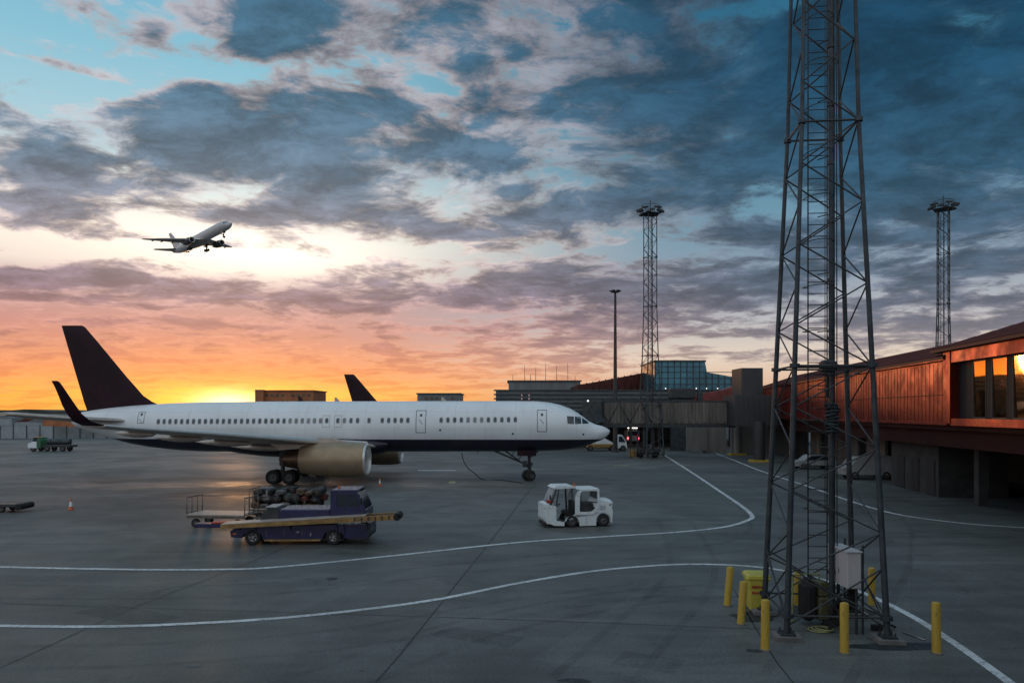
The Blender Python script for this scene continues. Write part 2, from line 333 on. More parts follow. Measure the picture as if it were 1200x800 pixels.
# ------------------------------------------------------------------ mesh helpers
class MB:
    def __init__(s): s.v = []; s.f = []; s.mi = []; s.sm = []; s.mats = []; s.cur = 0
    def use(s, m):
        if m not in s.mats: s.mats.append(m)
        s.cur = s.mats.index(m); return s
    def add(s, vs, fs, smooth=False):
        o = len(s.v); s.v += [tuple(p) for p in vs]
        for f in fs: s.f.append(tuple(i + o for i in f)); s.mi.append(s.cur); s.sm.append(smooth)
        return s
    def box(s, c, d, rz=0, mtx=None, bev=0.0):
        hx, hy, hz = d[0]/2, d[1]/2, d[2]/2
        if bev > 0:
            b = min(bev, hx*.9, hy*.9, hz*.9)
            rings = []
            for z, o in ((-hz, b), (-hz+b, 0), (hz-b, 0), (hz, b)):
                ax, ay = hx - o, hy - o
                rings.append([(ax-b, -ay, z), (ax, -ay+b, z), (ax, ay-b, z), (ax-b, ay, z), (-ax+b, ay, z), (-ax, ay-b, z), (-ax, -ay+b, z), (-ax+b, -ay, z)])
            vs = [p for r in rings for p in r]; fs = []
            for k in range(3):
                for i in range(8): fs.append((k*8+i, k*8+(i+1) % 8, (k+1)*8+(i+1) % 8, (k+1)*8+i))
            fs.append(tuple(range(7, -1, -1))); fs.append(tuple(24+i for i in range(8)))
        else:
            vs = [(x, y, z) for x in (-hx, hx) for y in (-hy, hy) for z in (-hz, hz)]
            fs = [(0,1,3,2), (4,6,7,5), (0,4,5,1), (2,3,7,6), (0,2,6,4), (1,5,7,3)]
        T = mtx if mtx is not None else Matrix.Translation(c) @ Matrix.Rotation(rz, 4, 'Z')
        return s.add([T @ Vector(p) for p in vs], fs)
    def cyl(s, a, b, r0, r1=None, n=10, caps=True, smooth=True):
        a, b = Vector(a), Vector(b); r1 = r0 if r1 is None else r1
        d = (b - a).normalized(); up = Vector((0,0,1)) if abs(d.z) < .95 else Vector((1,0,0))
        x = d.cross(up).normalized(); y = d.cross(x)
        vs = []
        for p, r in ((a, r0), (b, r1)):
            for i in range(n):
                t = 2*math.pi*i/n; vs.append(p + x*r*math.cos(t) + y*r*math.sin(t))
        s.add(vs, [(i, (i+1) % n, n+(i+1) % n, n+i) for i in range(n)], smooth)
        if caps: s.add(vs, [tuple(range(n-1, -1, -1)), tuple(range(n, 2*n))])
        return s
    def tube(s, pts, r, n=7):
        for a, b in zip(pts[:-1], pts[1:]): s.cyl(a, b, r, r, n)
        return s
    def lathe(s, prof, o, ax, n=28, smooth=True):      # prof: (distance along ax, radius)
        o, ax = Vector(o), Vector(ax).normalized(); up = Vector((0,0,1)) if abs(ax.z) < .95 else Vector((1,0,0))
        x = ax.cross(up).normalized(); y = ax.cross(x); vs = []; fs = []
        for t, r in prof:
            for i in range(n):
                a = 2*math.pi*i/n; vs.append(o + ax*t + x*r*math.cos(a) + y*r*math.sin(a))
        for k in range(len(prof)-1):
            for i in range(n): fs.append((k*n+i, k*n+(i+1) % n, (k+1)*n+(i+1) % n, (k+1)*n+i))
        return s.add(vs, fs, smooth)
    def loft(s, rings, caps=True, smooth=True):
        n = len(rings[0]); vs = [p for r in rings for p in r]; fs = []
        for k in range(len(rings)-1):
            for i in range(n): fs.append((k*n+i, k*n+(i+1) % n, (k+1)*n+(i+1) % n, (k+1)*n+i))
        s.add(vs, fs, smooth)
        if caps: s.add(vs, [tuple(range(n-1, -1, -1)), tuple((len(rings)-1)*n + i for i in range(n))])
        return s
    def prism(s, poly, y0, y1, mtx=None):               # poly in (x,z), extruded along y
        n = len(poly); vs = [(x, y0, z) for x, z in poly] + [(x, y1, z) for x, z in poly]
        if mtx is not None: vs = [mtx @ Vector(p) for p in vs]
        return s.add(vs, [(i, (i+1) % n, n+(i+1) % n, n+i) for i in range(n)] + [tuple(range(n-1, -1, -1)), tuple(range(n, 2*n))])
    def quad(s, a, b, c, d): return s.add([a, b, c, d], [(0,1,2,3)])
    def torus(s, c, ax, R_, r, n=20, k=7):
        c, ax = Vector(c), Vector(ax).normalized(); up = Vector((0,0,1)) if abs(ax.z) < .95 else Vector((1,0,0))
        x = ax.cross(up).normalized(); y = ax.cross(x); vs = []; fs = []
        for i in range(n):
            t = 2*math.pi*i/n; d = x*math.cos(t) + y*math.sin(t)
            for j in range(k):
                p = 2*math.pi*j/k; vs.append(c + d*(R_ + r*math.cos(p)) + ax*r*math.sin(p))
        for i in range(n):
            for j in range(k): fs.append((i*k+j, ((i+1) % n)*k+j, ((i+1) % n)*k+(j+1) % k, i*k+(j+1) % k))
        return s.add(vs, fs, True)
    def build(s, name, material=None, parent=None, recalc=True):
        me = bpy.data.meshes.new(name); me.from_pydata(s.v, [], s.f)
        ms = [material] if material is not None and not s.mats else s.mats
        for m_ in ms: me.materials.append(M[m_] if isinstance(m_, str) else m_)
        if s.mats: me.polygons.foreach_set('material_index', s.mi)
        me.polygons.foreach_set('use_smooth', s.sm)
        if recalc:
            import bmesh
            bm = bmesh.new(); bm.from_mesh(me); bmesh.ops.remove_doubles(bm, verts=bm.verts, dist=1e-5)
            bmesh.ops.recalc_face_normals(bm, faces=bm.faces)
            for e in bm.edges:
                if len(e.link_faces) == 2 and e.calc_face_angle(0) > .7: e.smooth = False
            bm.to_mesh(me); bm.free()
        me.update()
        o = bpy.data.objects.new(name, me); C.objects.link(o)
        if parent is not None: o.parent = parent
        return o

def tag(o, label=None, cat=None, group=None, kind=None):
    if label: o['label'] = label
    if cat: o['category'] = cat
    if group: o['group'] = group
    if kind: o['kind'] = kind
    return o
def thing(name, label, cat, loc=(0,0,0), rz=0, group=None):
    o = bpy.data.objects.new(name, None); C.objects.link(o); o.location = loc; o.rotation_euler = (0,0,rz)
    return tag(o, label, cat, group)
def kids(o): return [c for c in bpy.data.objects if c.parent == o]
def copy_tree(o, parent=None):
    c = o.copy(); C.objects.link(c); c.parent = parent
    for ch in kids(o): copy_tree(ch, c)
    return c
def P(u, v, Yd): return Vector(((u-600)*Yd/F, Yd, CH-(v-HV)*Yd/F))
def G(u, v):
    Yd = CH*F/(v-HV); return Vector(((u-600)*Yd/F, Yd, 0))
def ZV(v, Yd): return CH-(v-HV)*Yd/F

# ================================================================== SETTING
g = MB().quad((-4000,-300,0), (4000,-300,0), (4000,7000,0), (-4000,7000,0)).build('ground', 'apron', recalc=False); tag(g, kind='structure')

def smooth_path(pts, sub=8):
    out = []
    for i in range(len(pts)-1):
        p0, p1, p2, p3 = pts[max(i-1,0)], pts[i], pts[i+1], pts[min(i+2,len(pts)-1)]
        for k in range(sub):
            t = k/sub
            out.append(.5*((2*p1)+(-p0+p2)*t+(2*p0-5*p1+4*p2-p3)*t*t+(-p0+3*p1-3*p2+p3)*t**3))
    out.append(pts[-1]); return out
def strip(name, pts, wd, z, m, label=None, sub=8):
    pts = smooth_path(pts, sub); b = MB(); vs = []
    for i, p in enumerate(pts):
        d = (pts[min(i+1,len(pts)-1)] - pts[max(i-1,0)]); d.z = 0; d.normalize(); nn = Vector((-d.y, d.x, 0))*wd/2
        vs += [p+nn+Vector((0,0,z)), p-nn+Vector((0,0,z))]
    b.add(vs, [(2*i, 2*i+1, 2*i+3, 2*i+2) for i in range(len(pts)-1)])
    o = b.build(name, m, recalc=False); tag(o, label, kind='structure'); return o
L1 = [(-120,660),(0,664),(150,667),(250,667),(320,664.5),(450,652),(600,636),(700,629),(790,623.5),(850,617),(877,609),(881,603.5),(868,592),(840,573),(810,553),(780,534),(751,516)]
strip('painted_line', [G(*p) for p in L1], .24, .008, 'lines')
L2 = [(-150,731),(0,733),(100,734),(200,731.5),(350,722),(500,704),(600,684.5),(680,671),(740,664.5),(800,661),(860,662),(910,667),(960,678),(1000,690),(1050,712),(1100,741),(1180,797),(1230,840)]
strip('painted_line', [G(*p) for p in L2], .22, .008, 'lines')
L3 = [(839,531),(860,539),(890,551),(945,569),(1000,588),(1050,602),(1120,612),(1200,618),(1300,622)]
strip('painted_line', [G(*p) for p in L3], .22, .008, 'lines')
strip('painted_line', [G(*p) for p in [(800,515.5),(812,520),(828,526)]], .3, .008, 'lines')
for pts, wd in [([(-40,800),(60,755),(160,710),(270,668),(330,643)], .05), ([(425,815),(470,765),(530,690),(570,640),(592,612)], .05),
                ([(-20,706),(200,713),(400,719),(640,727)], .035), ([(640,727),(900,737),(1000,742)], .03), ([(860,690),(900,760),(930,800)], .03), ([(330,643),(400,612),(460,590)], .04), ([(592,612),(612,585),(628,566)], .05)]:
    strip('ground_joint', [G(*p) for p in pts], wd, .004, 'tar', sub=3)
def patch(u, v, a, b_, m, seed, z=.004, name='ground_patch'):
    c = G(u, v); rr = random.Random(seed); n = 26; ph = [rr.uniform(0, 6.28) for _ in range(4)]
    vs = []
    for i in range(n):
        t = 2*math.pi*i/n; k = 1+.14*math.sin(2*t+ph[0])+.10*math.sin(3*t+ph[1])+.07*math.sin(5*t+ph[2])+.05*math.sin(9*t+ph[3])
        vs.append((c.x+a*k*math.cos(t), c.y+b_*k*math.sin(t), z))
    o = MB().add(vs, [tuple(range(n))]).build(name, m, recalc=False); tag(o, kind='structure')
patch(1050, 757, 1.0, .33, 'tar', 1); patch(885, 722, .65, .5, 'tar', 2); patch(965, 716, 1.25, .75, 'tar', 3, .0042)
patch(886, 762, .22, .13, 'tar', 4, .0044); patch(225, 779, .22, .10, 'conc', 5); patch(389, 678, .22, .18, 'tar', 6); patch(673, 797, .32, .12, 'tar', 12)

def filmmat(name, col, dens_, scale, lo, hi, stretch=(1,1,1)):
    m = bpy.data.materials.new(name); m.use_nodes = True; t = NT(m.node_tree); nt = m.node_tree; b = nt.nodes['Principled BSDF']
    oc = t.node('ShaderNodeTexCoord').outputs['Object']; mp = t.node('ShaderNodeMapping'); mp.inputs['Scale'].default_value = stretch; t.put(mp.inputs[0], oc)
    a = t.mul(t.sstep(t.noise(mp.outputs[0], scale, 8, .7, .3), lo, hi), dens_)
    b.inputs['Base Color'].default_value = (*col, 1); b.inputs['Roughness'].default_value = .65; t.put(b.inputs['Alpha'], a); return m
M['rubber'] = filmmat('tyre rubber film', (.028,.029,.03), .15, .5, .30, .70)
M['repair'] = filmmat('repair patch film', (.06,.066,.068), .17, 1.2, .20, .6)
M['scuff'] = filmmat('pale scuff film', (.30,.31,.32), .45, 3.0, .50, .72, (.5,3,1))
for pts in ([(-60,690),(120,694),(300,690),(480,672),(640,655),(760,648),(860,640),(900,620),(880,590)], [(-60,640),(150,642),(330,640),(480,628),(620,614),(700,604)],
            [(380,800),(560,735),(740,700),(900,690),(1010,700)], [(-40,770),(200,765),(420,745),(600,712),(760,690)], [(690,800),(760,730),(800,690),(810,650),(790,610)], [(940,800),(1010,700),(1040,650),(1040,610),(1000,575)]):
    P0 = [G(*p) for p in pts]
    for off in (-.8, .8):
        Q = []
        for i_, p in enumerate(P0):
            d = P0[min(i_+1,len(P0)-1)]-P0[max(i_-1,0)]; d.normalize(); Q.append(p+Vector((-d.y,d.x,0))*off)
        strip('tyre_mark', Q, .24, .0022 + .0003*off, 'rubber')
for u, v, wd_, ln_, a_ in ((560,745,2.2,.9,28),(150,720,3.0,1.1,28),(760,775,1.4,1.0,28),(430,640,3.0,1.5,28),(1010,630,2.5,1.6,28),(650,600,3.5,1.2,28)):
    c = G(u, v); ca_, sa_ = math.cos(R(-a_)), math.sin(R(-a_)); q4 = [(c.x+x*ca_-y*sa_, c.y+x*sa_+y*ca_, .0032) for x, y in ((-wd_/2,-ln_/2),(wd_/2,-ln_/2),(wd_/2,ln_/2),(-wd_/2,ln_/2))]
    tag(MB().quad(*q4).build('repair_patch','repair',recalc=False), kind='structure')
for u, v, a, b_ in ((75,682,1.4,.5),(95,679,1.6,.25),(150,583,2.2,.4),(265,581,1.3,.5),(205,562,2.5,.5)):
    c = G(u, v); tag(MB().quad((c.x-a,c.y-b_,.0036),(c.x+a,c.y-b_,.0036),(c.x+a,c.y+b_,.0036),(c.x-a,c.y+b_,.0036)).build('pale_scuff','scuff',recalc=False), kind='structure')

# worn yellow ground marks near the aircraft
for u, v, a, b_ in ((727, 545, .75, .30), (530, 565, .25, .8), (512,551,1.8,.35)):
    c = G(u, v); o = MB().quad((c.x-a, c.y-b_, .006), (c.x+a, c.y-b_, .006), (c.x+a, c.y+b_, .006), (c.x-a, c.y+b_, .006)).build('painted_mark', 'hose' if u != 512 else 'lines', recalc=False); tag(o, kind='structure')

# ================================================================== AIRLINER
AN = R(2.5); NX, NY = 7.67, 60.3; CA, SA = math.cos(AN), math.sin(AN)
def S(u, l=0.0):
    k = (u-600)/F; return (NX - l*SA - k*NY + k*l*CA)/(CA + k*SA)
def YS(s, l=0.0): return NY + s*SA - l*CA
def sz(u, v, l=0.0):
    s = S(u, l); return s, ZV(v, YS(s, l))
OFF = 24.0                                   # local origin: 24 m behind the nose, on the ground
prof = [(714.8,505,505.6),(713.6,503.0,508.4),(711,501.4,511.2),(706,499.0,515),(698,497,518),(690,493.4,521.2),(684,488.5,523),(677,483.5,524.6),(668,478.4,526.2),(656,474,527.4),(643,471.3,528),(628,470,528.4),
        (600,469.8,528.6),(540,469.8,528.8),(480,469.9,529),(420,470,529),(360,470.1,529.1),(310,470.3,529.2),(270,470.7,529.1),(235,471.2,528.6),(205,472.2,526.8),(180,473.4,524),(155,475.2,519.8),(130,477.6,513.2),(110,480.2,507),(97,482.6,502.6),(88,486,499),(85,489.5,496)]
ST = []
for u, vt, vb in prof:
    s = S(u); y = YS(s); ST.append((s, ZV(vt, y), ZV(vb, y)))
def fus(s):
    if s <= ST[0][0]: return ST[0][1], ST[0][2]
    for a, b in zip(ST[:-1], ST[1:]):
        if s <= b[0]:
            t = (s-a[0])/(b[0]-a[0]); return a[1]+(b[1]-a[1])*t, a[2]+(b[2]-a[2])*t
    return ST[-1][1], ST[-1][2]
def halfw(s):
    zt, zb = fus(s); h = (zt-zb)/2
    k = .94
    if s > 30: k = .94 - .18*min(1, (s-30)/14)
    if s < 4.5: k = .94 + .12*(1-s/4.5)
    return h*k
def surf(s, z, off=0.0, side=-1):             # starboard side is local -Y
    zt, zb = fus(s); zc = (zt+zb)/2; h = (zt-zb)/2; t = max(-.999, min(.999, (z-zc)/h)); hw = halfw(s)
    y = hw*math.sqrt(1-t*t); n = Vector((0, y/hw**2, (z-zc)/h**2)).normalized()
    return Vector((OFF-s, side*(y+n.y*off), z+n.z*off))
def fpatch(b, corners, off=.012, nu=3, nv=3, side=-1):     # corners (s,z) x4 in order
    vs = []
    for i in range(nu+1):
        for j in range(nv+1):
            a = i/nu; c = j/nv
            s = (corners[0][0]*(1-a)+corners[1][0]*a)*(1-c)+(corners[3][0]*(1-a)+corners[2][0]*a)*c
            z = (corners[0][1]*(1-a)+corners[1][1]*a)*(1-c)+(corners[3][1]*(1-a)+corners[2][1]*a)*c
            vs.append(surf(s, z, off, side))
    b.add(vs, [(i*(nv+1)+j, (i+1)*(nv+1)+j, (i+1)*(nv+1)+j+1, i*(nv+1)+j+1) for i in range(nu) for j in range(nv)], True)
AF = [(0,0),(.02,.35),(.08,.68),(.2,.95),(.35,1.0),(.55,.82),(.78,.42),(1,.02),(1,-.02),(.78,-.22),(.55,-.45),(.35,-.6),(.2,-.6),(.08,-.46),(.02,-.25)]
def section(le, te, thick, nrm):
    le, te, nrm = Vector(le), Vector(te), Vector(nrm).normalized()
    return [le+(te-le)*a+nrm*(thick/2*b) for a, b in AF]

def wheel(b, c, r, wd, ax=(0,1,0), rim='hub'):
    c, ax = Vector(c), Vector(ax).normalized()
    b.use('tyre').lathe([(-wd/2,r*.55),(-wd/2,r*.86),(-wd*.36,r*.97),(0,r),(wd*.36,r*.97),(wd/2,r*.86),(wd/2,r*.55)], c, ax, 22)
    b.use(rim).lathe([(-wd*.40,.001),(-wd*.40,r*.2),(-wd*.30,r*.28),(-wd*.34,r*.5),(-wd/2,r*.57)], c, ax, 22)
    b.lathe([(wd*.40,.001),(wd*.40,r*.2),(wd*.30,r*.28),(wd*.34,r*.5),(wd/2,r*.57)], c, ax, 22)

def make_airliner(label, livery, winglets=True, windows=True, group=None):
    root = thing('airliner', label, 'airplane', group=group)
    fm = M['fus_main'] if livery == 'main' else M['fus_fly']
    tail = 'navy' if livery == 'main' else M['fin_fly']
    wm = 'wing' if livery == 'main' else 'wing'
    # fuselage
    rings = []
    ss = []
    for a, b in zip(ST[:-1], ST[1:]):
        k = max(1, int((b[0]-a[0])/1.2)); ss += [a[0]+(b[0]-a[0])*i/k for i in range(k)]
    ss.append(ST[-1][0]); n = 48
    for s in ss:
        zt, zb = fus(s); zc = (zt+zb)/2; h = (zt-zb)/2; hw = halfw(s)
        rings.append([Vector((OFF-s, hw*math.sin(2*math.pi*i/n), zc+h*math.cos(2*math.pi*i/n))) for i in range(n)])
    fu = MB().loft(rings).build('fuselage', fm, root)
    # wing-body fairing
    b = MB(); rg = []
    for s, k in ((17.5,.02),(18.5,.5),(20,.85),(22.5,1),(25.5,1),(28,.8),(30,.4),(31.2,.02)):
        rg.append([Vector((OFF-s, (1.5+.75*k)*math.sin(2*math.pi*i/24), 2.95-.15*k+(.55+.45*k)*math.cos(2*math.pi*i/24))) for i in range(24)])
    b.loft(rg).build('wing_fairing', 'bellyfair' if livery == 'main' else 'wing', root)
    # cockpit windows
    def c4(*uv, l=1.2): return [sz(u, v, l) for u, v in uv]
    for side in (-1, 1):
        b = MB(); fpatch(b.use('glass'), c4((672.5,488),(664.3,487.3),(665,496.2),(672.5,496.6)), side=side)
        fpatch(b, c4((681,488.6),(673.6,488),(673.6,496.6),(681,496.4)), side=side)
        fpatch(b, c4((688.5,493.6),(682,489.4),(682,496.2),(690,496.0), l=.6), side=side)
        b.build('cockpit_window', None, root)
    # passenger windows
    if windows:
        us = [517-0+7.9*i for i in range(12)] + [448+7.5*i for i in range(5)] + [432.5] + [396+7.7*i for i in range(4)] + [383] + [183.5+7.12*i for i in range(28)]
        for u in us:
            s, z = sz(u, 491.6 + (600-u)*.0055, 1.85)
            b = MB(); a, h = .155, .24
            def oct_(k, off):
                pts = []
                for i in range(12):
                    t = 2*math.pi*i/12; cx_, cz_ = math.cos(t), math.sin(t)
                    e = .62; pts.append(surf(s + a*k*math.copysign(abs(cx_)**e, cx_), z + h*k*math.copysign(abs(cz_)**e, cz_), off))
                return pts
            b.use('prim').add(oct_(1, .006), [tuple(range(12))]); b.use('pglass' if (int(u*7) % 5) else 'pblind').add(oct_(.74, .010), [tuple(range(12))])
            b.build('window', None, root, recalc=False)
        def frame(u0, v0, u1, v1, wd, name, handle=True):
            s0, z0 = sz(u0, v0, 1.75); s1, z1 = sz(u1, v1, 1.75); b = MB().use('line'); wz = wd
            for sa, sb, za, zb_ in ((s0,s1,z0,z0-wz),(s0,s1,z1+wz,z1),(s0,s0-wd,z0,z1),(s1+wd,s1,z0,z1)):
                fpatch(b, [(sa,za),(sb,za),(sb,zb_),(sa,zb_)], .009, 2, 5)
            d = b.build(name, None, root, recalc=False)
            if handle:
                sm, zm = (s0+s1)/2, z0-(z0-z1)*.22
                h_ = MB().use('glass'); fpatch(h_, [(sm-.09,zm+.1),(sm+.09,zm+.1),(sm+.09,zm-.1),(sm-.09,zm-.1)], .014, 1, 1)
                h_.build('door_window', None, d, recalc=False); h_ = MB().use('line'); fpatch(h_, [(sm+.12,zm-.35),(sm+.18,zm-.35),(sm-.1,zm-.7),(sm-.16,zm-.7)], .012, 1, 2); h_.build('door_handle', None, d, recalc=False)
        frame(629.3, 480, 641, 505.8, .055, 'door'); frame(487.5, 480.5, 499.5, 507, .055, 'door'); frame(158, 482.5, 166.5, 496, .045, 'door')
        frame(378.5, 486.5, 387, 500.5, .022, 'emergency_exit', False); frame(392, 486.5, 400.5, 500.5, .022, 'emergency_exit', False)
        # little dark ports low on the side
        for u, v in ((516,503.6),(601,508),(684,509)):
            s, z = sz(u, v, 1.8); b = MB().use('glass'); fpatch(b, [(s-.07,z+.07),(s+.07,z+.07),(s+.07,z-.07),(s-.07,z-.07)], .01, 1, 1); b.build('port', None, root, recalc=False)
    # fin
    b = MB(); rg = []
    lead = [(191,473.0),(178,470.2),(168,463.5),(149,442),(127.5,416),(98,381)]
    for vv, le_u, te_u in ((474,191,103.5),(470.3,178,98.3),(463.5,168,96.4),(452,158,93),(442,149,90.0),(416,127.5,82.3),(398,112.5,77),(383,99.5,72.6),(381.3,96,72.4)):
        sl, zl = sz(le_u, vv); st, zt_ = sz(te_u, vv)
        if vv == 474: zl = zl-.15; zt_ = fus(st)[0]-.25
        if vv == 470.3: zt_ = zt_
        th = .06 if vv in (474,470.3) and False else min(.5, .10*(st-sl))
        if vv < 382: th *= .3
        rg.append(section((OFF-sl,0,zl), (OFF-st,0,zt_), th, (0,1,0)))
    b.loft(rg).build('fin', tail, root)
    # rudder hinge line
    s_a, z_a = sz(108, 478); s_b, z_b = sz(79.5, 384)
    # wings, both sides
    for side in (-1, 1):
        st_ = [(1.2,17.9,9.4,2.72,.95),(2.4,18.8,8.6,2.88,.85),(6.4,21.35,5.9,3.32,.62),(12.5,25.35,3.95,4.0,.40),(17.6,S(123,18.9)-.75,1.85,4.56,.24),(18.9,S(123,18.9),S(97,18.9)-S(123,18.9),4.72,.16)]
        b = MB(); rg = [section((OFF-s, side*l, z), (OFF-s-c, side*l, z-.02), t, (0,0,1)) for l, s, c, z, t in st_]
        if not winglets:
            rg.append(section((OFF-30.3, side*19.3, 4.77), (OFF-31.9, side*19.3, 4.76), .08, (0,0,1)))
        b.loft(rg).build('wing', wm, root)
        # bright leading edge strip
        b = MB(); rg = [section((OFF-s+.03, side*l, z+.02), (OFF-s-c*.10, side*l, z+.03), t*.8, (0,0,1)) for l, s, c, z, t in st_[1:]]
        b.loft(rg).build('slat', 'lip', root)
        if winglets:
            b = MB(); nz = side
            rows = [(18.86,123,97,498.6,.16,(0,0,1)),(19.5,107,86,494,.15,(0,-nz*.6,1)),(19.85,96,78.5,485,.12,(0,-nz,.5)),(20.05,89,73,475,.10,(0,-nz,.25)),(20.25,81,68.5,463.5,.08,(0,-nz,.18)),(20.42,74,64,453,.06,(0,-nz,.15)),(20.5,70,61,447.5,.04,(0,-nz,.15)),(20.52,67,60,446,.02,(0,-nz,.15))]
            pts = [(l, S(a,l), S(c_,l)-S(a,l), ZV(v,YS(S(a,l),l)), t, nr) for l,a,c_,v,t,nr in rows]
            rg = [section((OFF-s, side*l, z), (OFF-s-c, side*l, z), t, nr) for l, s, c, z, t, nr in pts]
            b.loft(rg).build('winglet', tail, root)
        # flap track fairings
        for l, s0, ln, z in ((4.6,24.2,4.6,2.75),(8.9,25.4,4.2,3.3),(12.6,27.2,3.4,3.75),(15.6,28.8,2.6,4.15)):
            b = MB(); b.lathe([(0,.01),(.1*ln,.15),(.3*ln,.24),(.55*ln,.25),(.8*ln,.16),(ln,.01)], (OFF-s0, side*l, z), (-1,0,.035), 14); b.build('flap_fairing', wm, root)
        # stabilizer
        b = MB(); b.loft([section((OFF-38.3, side*.5, 4.75), (OFF-43.4, side*.5, 4.7), .5, (0,0,1)), section((OFF-41.2, side*4, 5.0), (OFF-44.3, side*4, 4.97), .46, (0,0,1)),
              section((OFF-43.6, side*7.3, 5.34), (OFF-45.3, side*7.3, 5.3), .42, (0,0,1)), section((OFF-44.1, side*7.6, 5.37), (OFF-45.3, side*7.6, 5.34), .3, (0,0,1))]).build('stabilizer', wm, root)
        # engine
        l = 6.45; s_in = S(431.5, 6.45); ex = S(354, 6.45)-s_in; nz = S(334, 6.45)-s_in
        e = MB(); o = Vector((OFF-s_in, side*l, 2.07)); ax = Vector((-1, 0, 0))
        e.lathe([(.14,1.17),(.4,1.23),(1.1,1.285),(2.2,1.29),(3.4,1.23),(ex-.5,1.10),(ex,.99),(ex,.93),(ex-.8,.90)], o, ax, 40)
        en = e.build('engine', 'nac' if livery == 'main' else 'enggrey', root)
        MB().lathe([(.16,1.171),(.06,1.13),(0,1.06),(.05,.99),(.25,.95),(.9,.96),(1.15,.97)], o, ax, 40).build('inlet_lip', 'lip', en)
        f_ = MB(); f_.use('dark').lathe([(1.1,.97),(1.12,.3)], o, ax, 32); f_.use('core').lathe([(.6,.001),(.75,.12),(1.12,.30)], o, ax, 20)
        f_.use('dsteel')
        for i in range(18):
            t = 2*math.pi*i/18; d1 = Vector((0, math.cos(t), math.sin(t))); d2 = Vector((0, math.cos(t+.16), math.sin(t+.16)))
            f_.quad(o+ax*1.0+d1*.28, o+ax*.93+d1*.95, o+ax*1.05+d2*.95, o+ax*1.08+d2*.28)
        f_.build('fan', None, en, recalc=False)
        MB().lathe([(ex-.9,.80),(ex,.78),(ex+.5,.68),(nz,.52),(nz,.46),(nz-.5,.40)], o, ax, 30).build('exhaust_nozzle', 'core', en)
        MB().lathe([(nz-.6,.3),(nz,.26),(nz+.5,.02)], o, ax, 18).build('exhaust_cone', 'core', en)
        py = MB(); x0 = o.x
        py.prism([(x0-1.6,3.30),(x0-.9,3.22),(x0-2.6,3.62),(x0-4.8,3.66),(x0-7.2,3.2),(x0-6.6,2.75),(x0-4.2,2.9)], side*l-.17, side*l+.17); py.build('pylon', wm, root)
        # main gear
        sg = S(331, 3.75); gl = side*3.65
        ge = MB(); ge.use('dsteel').cyl((OFF-sg, gl, .55), (OFF-sg, gl, 2.9), .15, .18, 12); ge.cyl((OFF-sg, gl, 1.6), (OFF-sg+.1, side*1.7, 2.7), .08)
        ge.cyl((OFF-sg-.62, gl, .53), (OFF-sg+.62, gl, .53), .11)
        for dx in (-.62, .62): ge.cyl((OFF-sg+dx, gl-.6, .54), (OFF-sg+dx, gl+.6, .54), .08)
        ge.box((OFF-sg+.25, gl+side*.2, 2.1), (.9,.04,1.4))
        gg = ge.build('main_gear', None, root)
        for dx in (-.62, .62):
            for dy in (-.42, .42):
                wb = MB(); wheel(wb, (OFF-sg+dx, gl+dy, .56), .56, .38); wb.build('wheel', None, gg)
    # nose gear with drag brace, doors
    sn = S(619.5, .2); gx = OFF-sn
    ge = MB().use('dsteel'); ge.cyl((gx, 0, .4), (gx+.05, 0, 2.75), .10, .13, 12); ge.cyl((gx-.05, 0, 1.25), (OFF-S(574,0), 0, 2.55), .07); ge.cyl((gx-.05,.22,1.1), (OFF-S(590,0),.25,2.5), .04); ge.cyl((gx-.05,-.22,1.1), (OFF-S(590,0),-.25,2.5), .04)
    ge.cyl((gx-.02,-.35,.42), (gx+.02,.35,.42), .07); ge.cyl((gx+.18,0,.8), (gx+.1,0,1.9), .05); ge.box((gx-.3,0,1.35), (.35,.4,.5)); ge.box((gx+.22,0,1.35),(.2,.36,.25)); ge.cyl((gx+.2,0,1.9),(gx+.95,0,2.55),.05)
    ge.cyl((gx-.9,-.12,1.5),(gx-.3,-.12,2.6),.035); ge.cyl((gx-1.5,.1,1.8),(gx-1.0,.1,2.6),.03)
    nge = ge.build('nose_gear', None, root)
    for dx, dy in ((.0,-.28), (.0,.28)):
        a = R(38); wb = MB(); c = Vector((gx + dy*math.sin(a)*-1.0, dy*math.cos(a), .43)); wheel(wb, c, .43, .28, (-math.sin(a), math.cos(a), 0)); wb.build('wheel', None, nge)
    for sd_ in (-1, 1): MB().box((gx-.15, sd_*.62, 2.3), (1.5, .05, .55)).build('gear_door', 'navy' if livery=='main' else 'wing', root)
    MB().lathe([(0,.05),(.3,.045),(.34,.001)], (OFF-S(560,0), 0, 2.28), (0,0,1), 8).build('drain_mast', 'dsteel', root)
    # antennas on the back
    for u in (395, 520): 
        s = S(u); MB().prism([(OFF-s-.2,fus(s)[0]-.03),(OFF-s+.25,fus(s)[0]-.03),(OFF-s-.05,fus(s)[0]+.32),(OFF-s-.2,fus(s)[0]+.32)], -.02, .02).build('antenna', 'wing', root)
    return root
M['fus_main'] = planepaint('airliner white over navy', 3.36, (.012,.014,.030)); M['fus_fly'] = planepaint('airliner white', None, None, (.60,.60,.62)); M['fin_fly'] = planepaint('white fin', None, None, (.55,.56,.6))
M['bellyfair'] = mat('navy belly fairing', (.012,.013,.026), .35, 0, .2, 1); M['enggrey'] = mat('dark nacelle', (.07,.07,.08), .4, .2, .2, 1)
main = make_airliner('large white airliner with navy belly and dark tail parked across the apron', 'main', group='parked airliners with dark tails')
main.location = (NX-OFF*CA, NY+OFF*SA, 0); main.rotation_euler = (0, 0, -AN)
far_ = copy_tree(main); far_['label'] = 'distant parked airliner showing only its dark tail fin above the white fuselage'
# its tail fin top stands at u 403, 142 m away
far_.location = (( (403-600)*142/F) + (S(72)-OFF), 142, 0); far_.rotation_euler = (0, 0, 0)
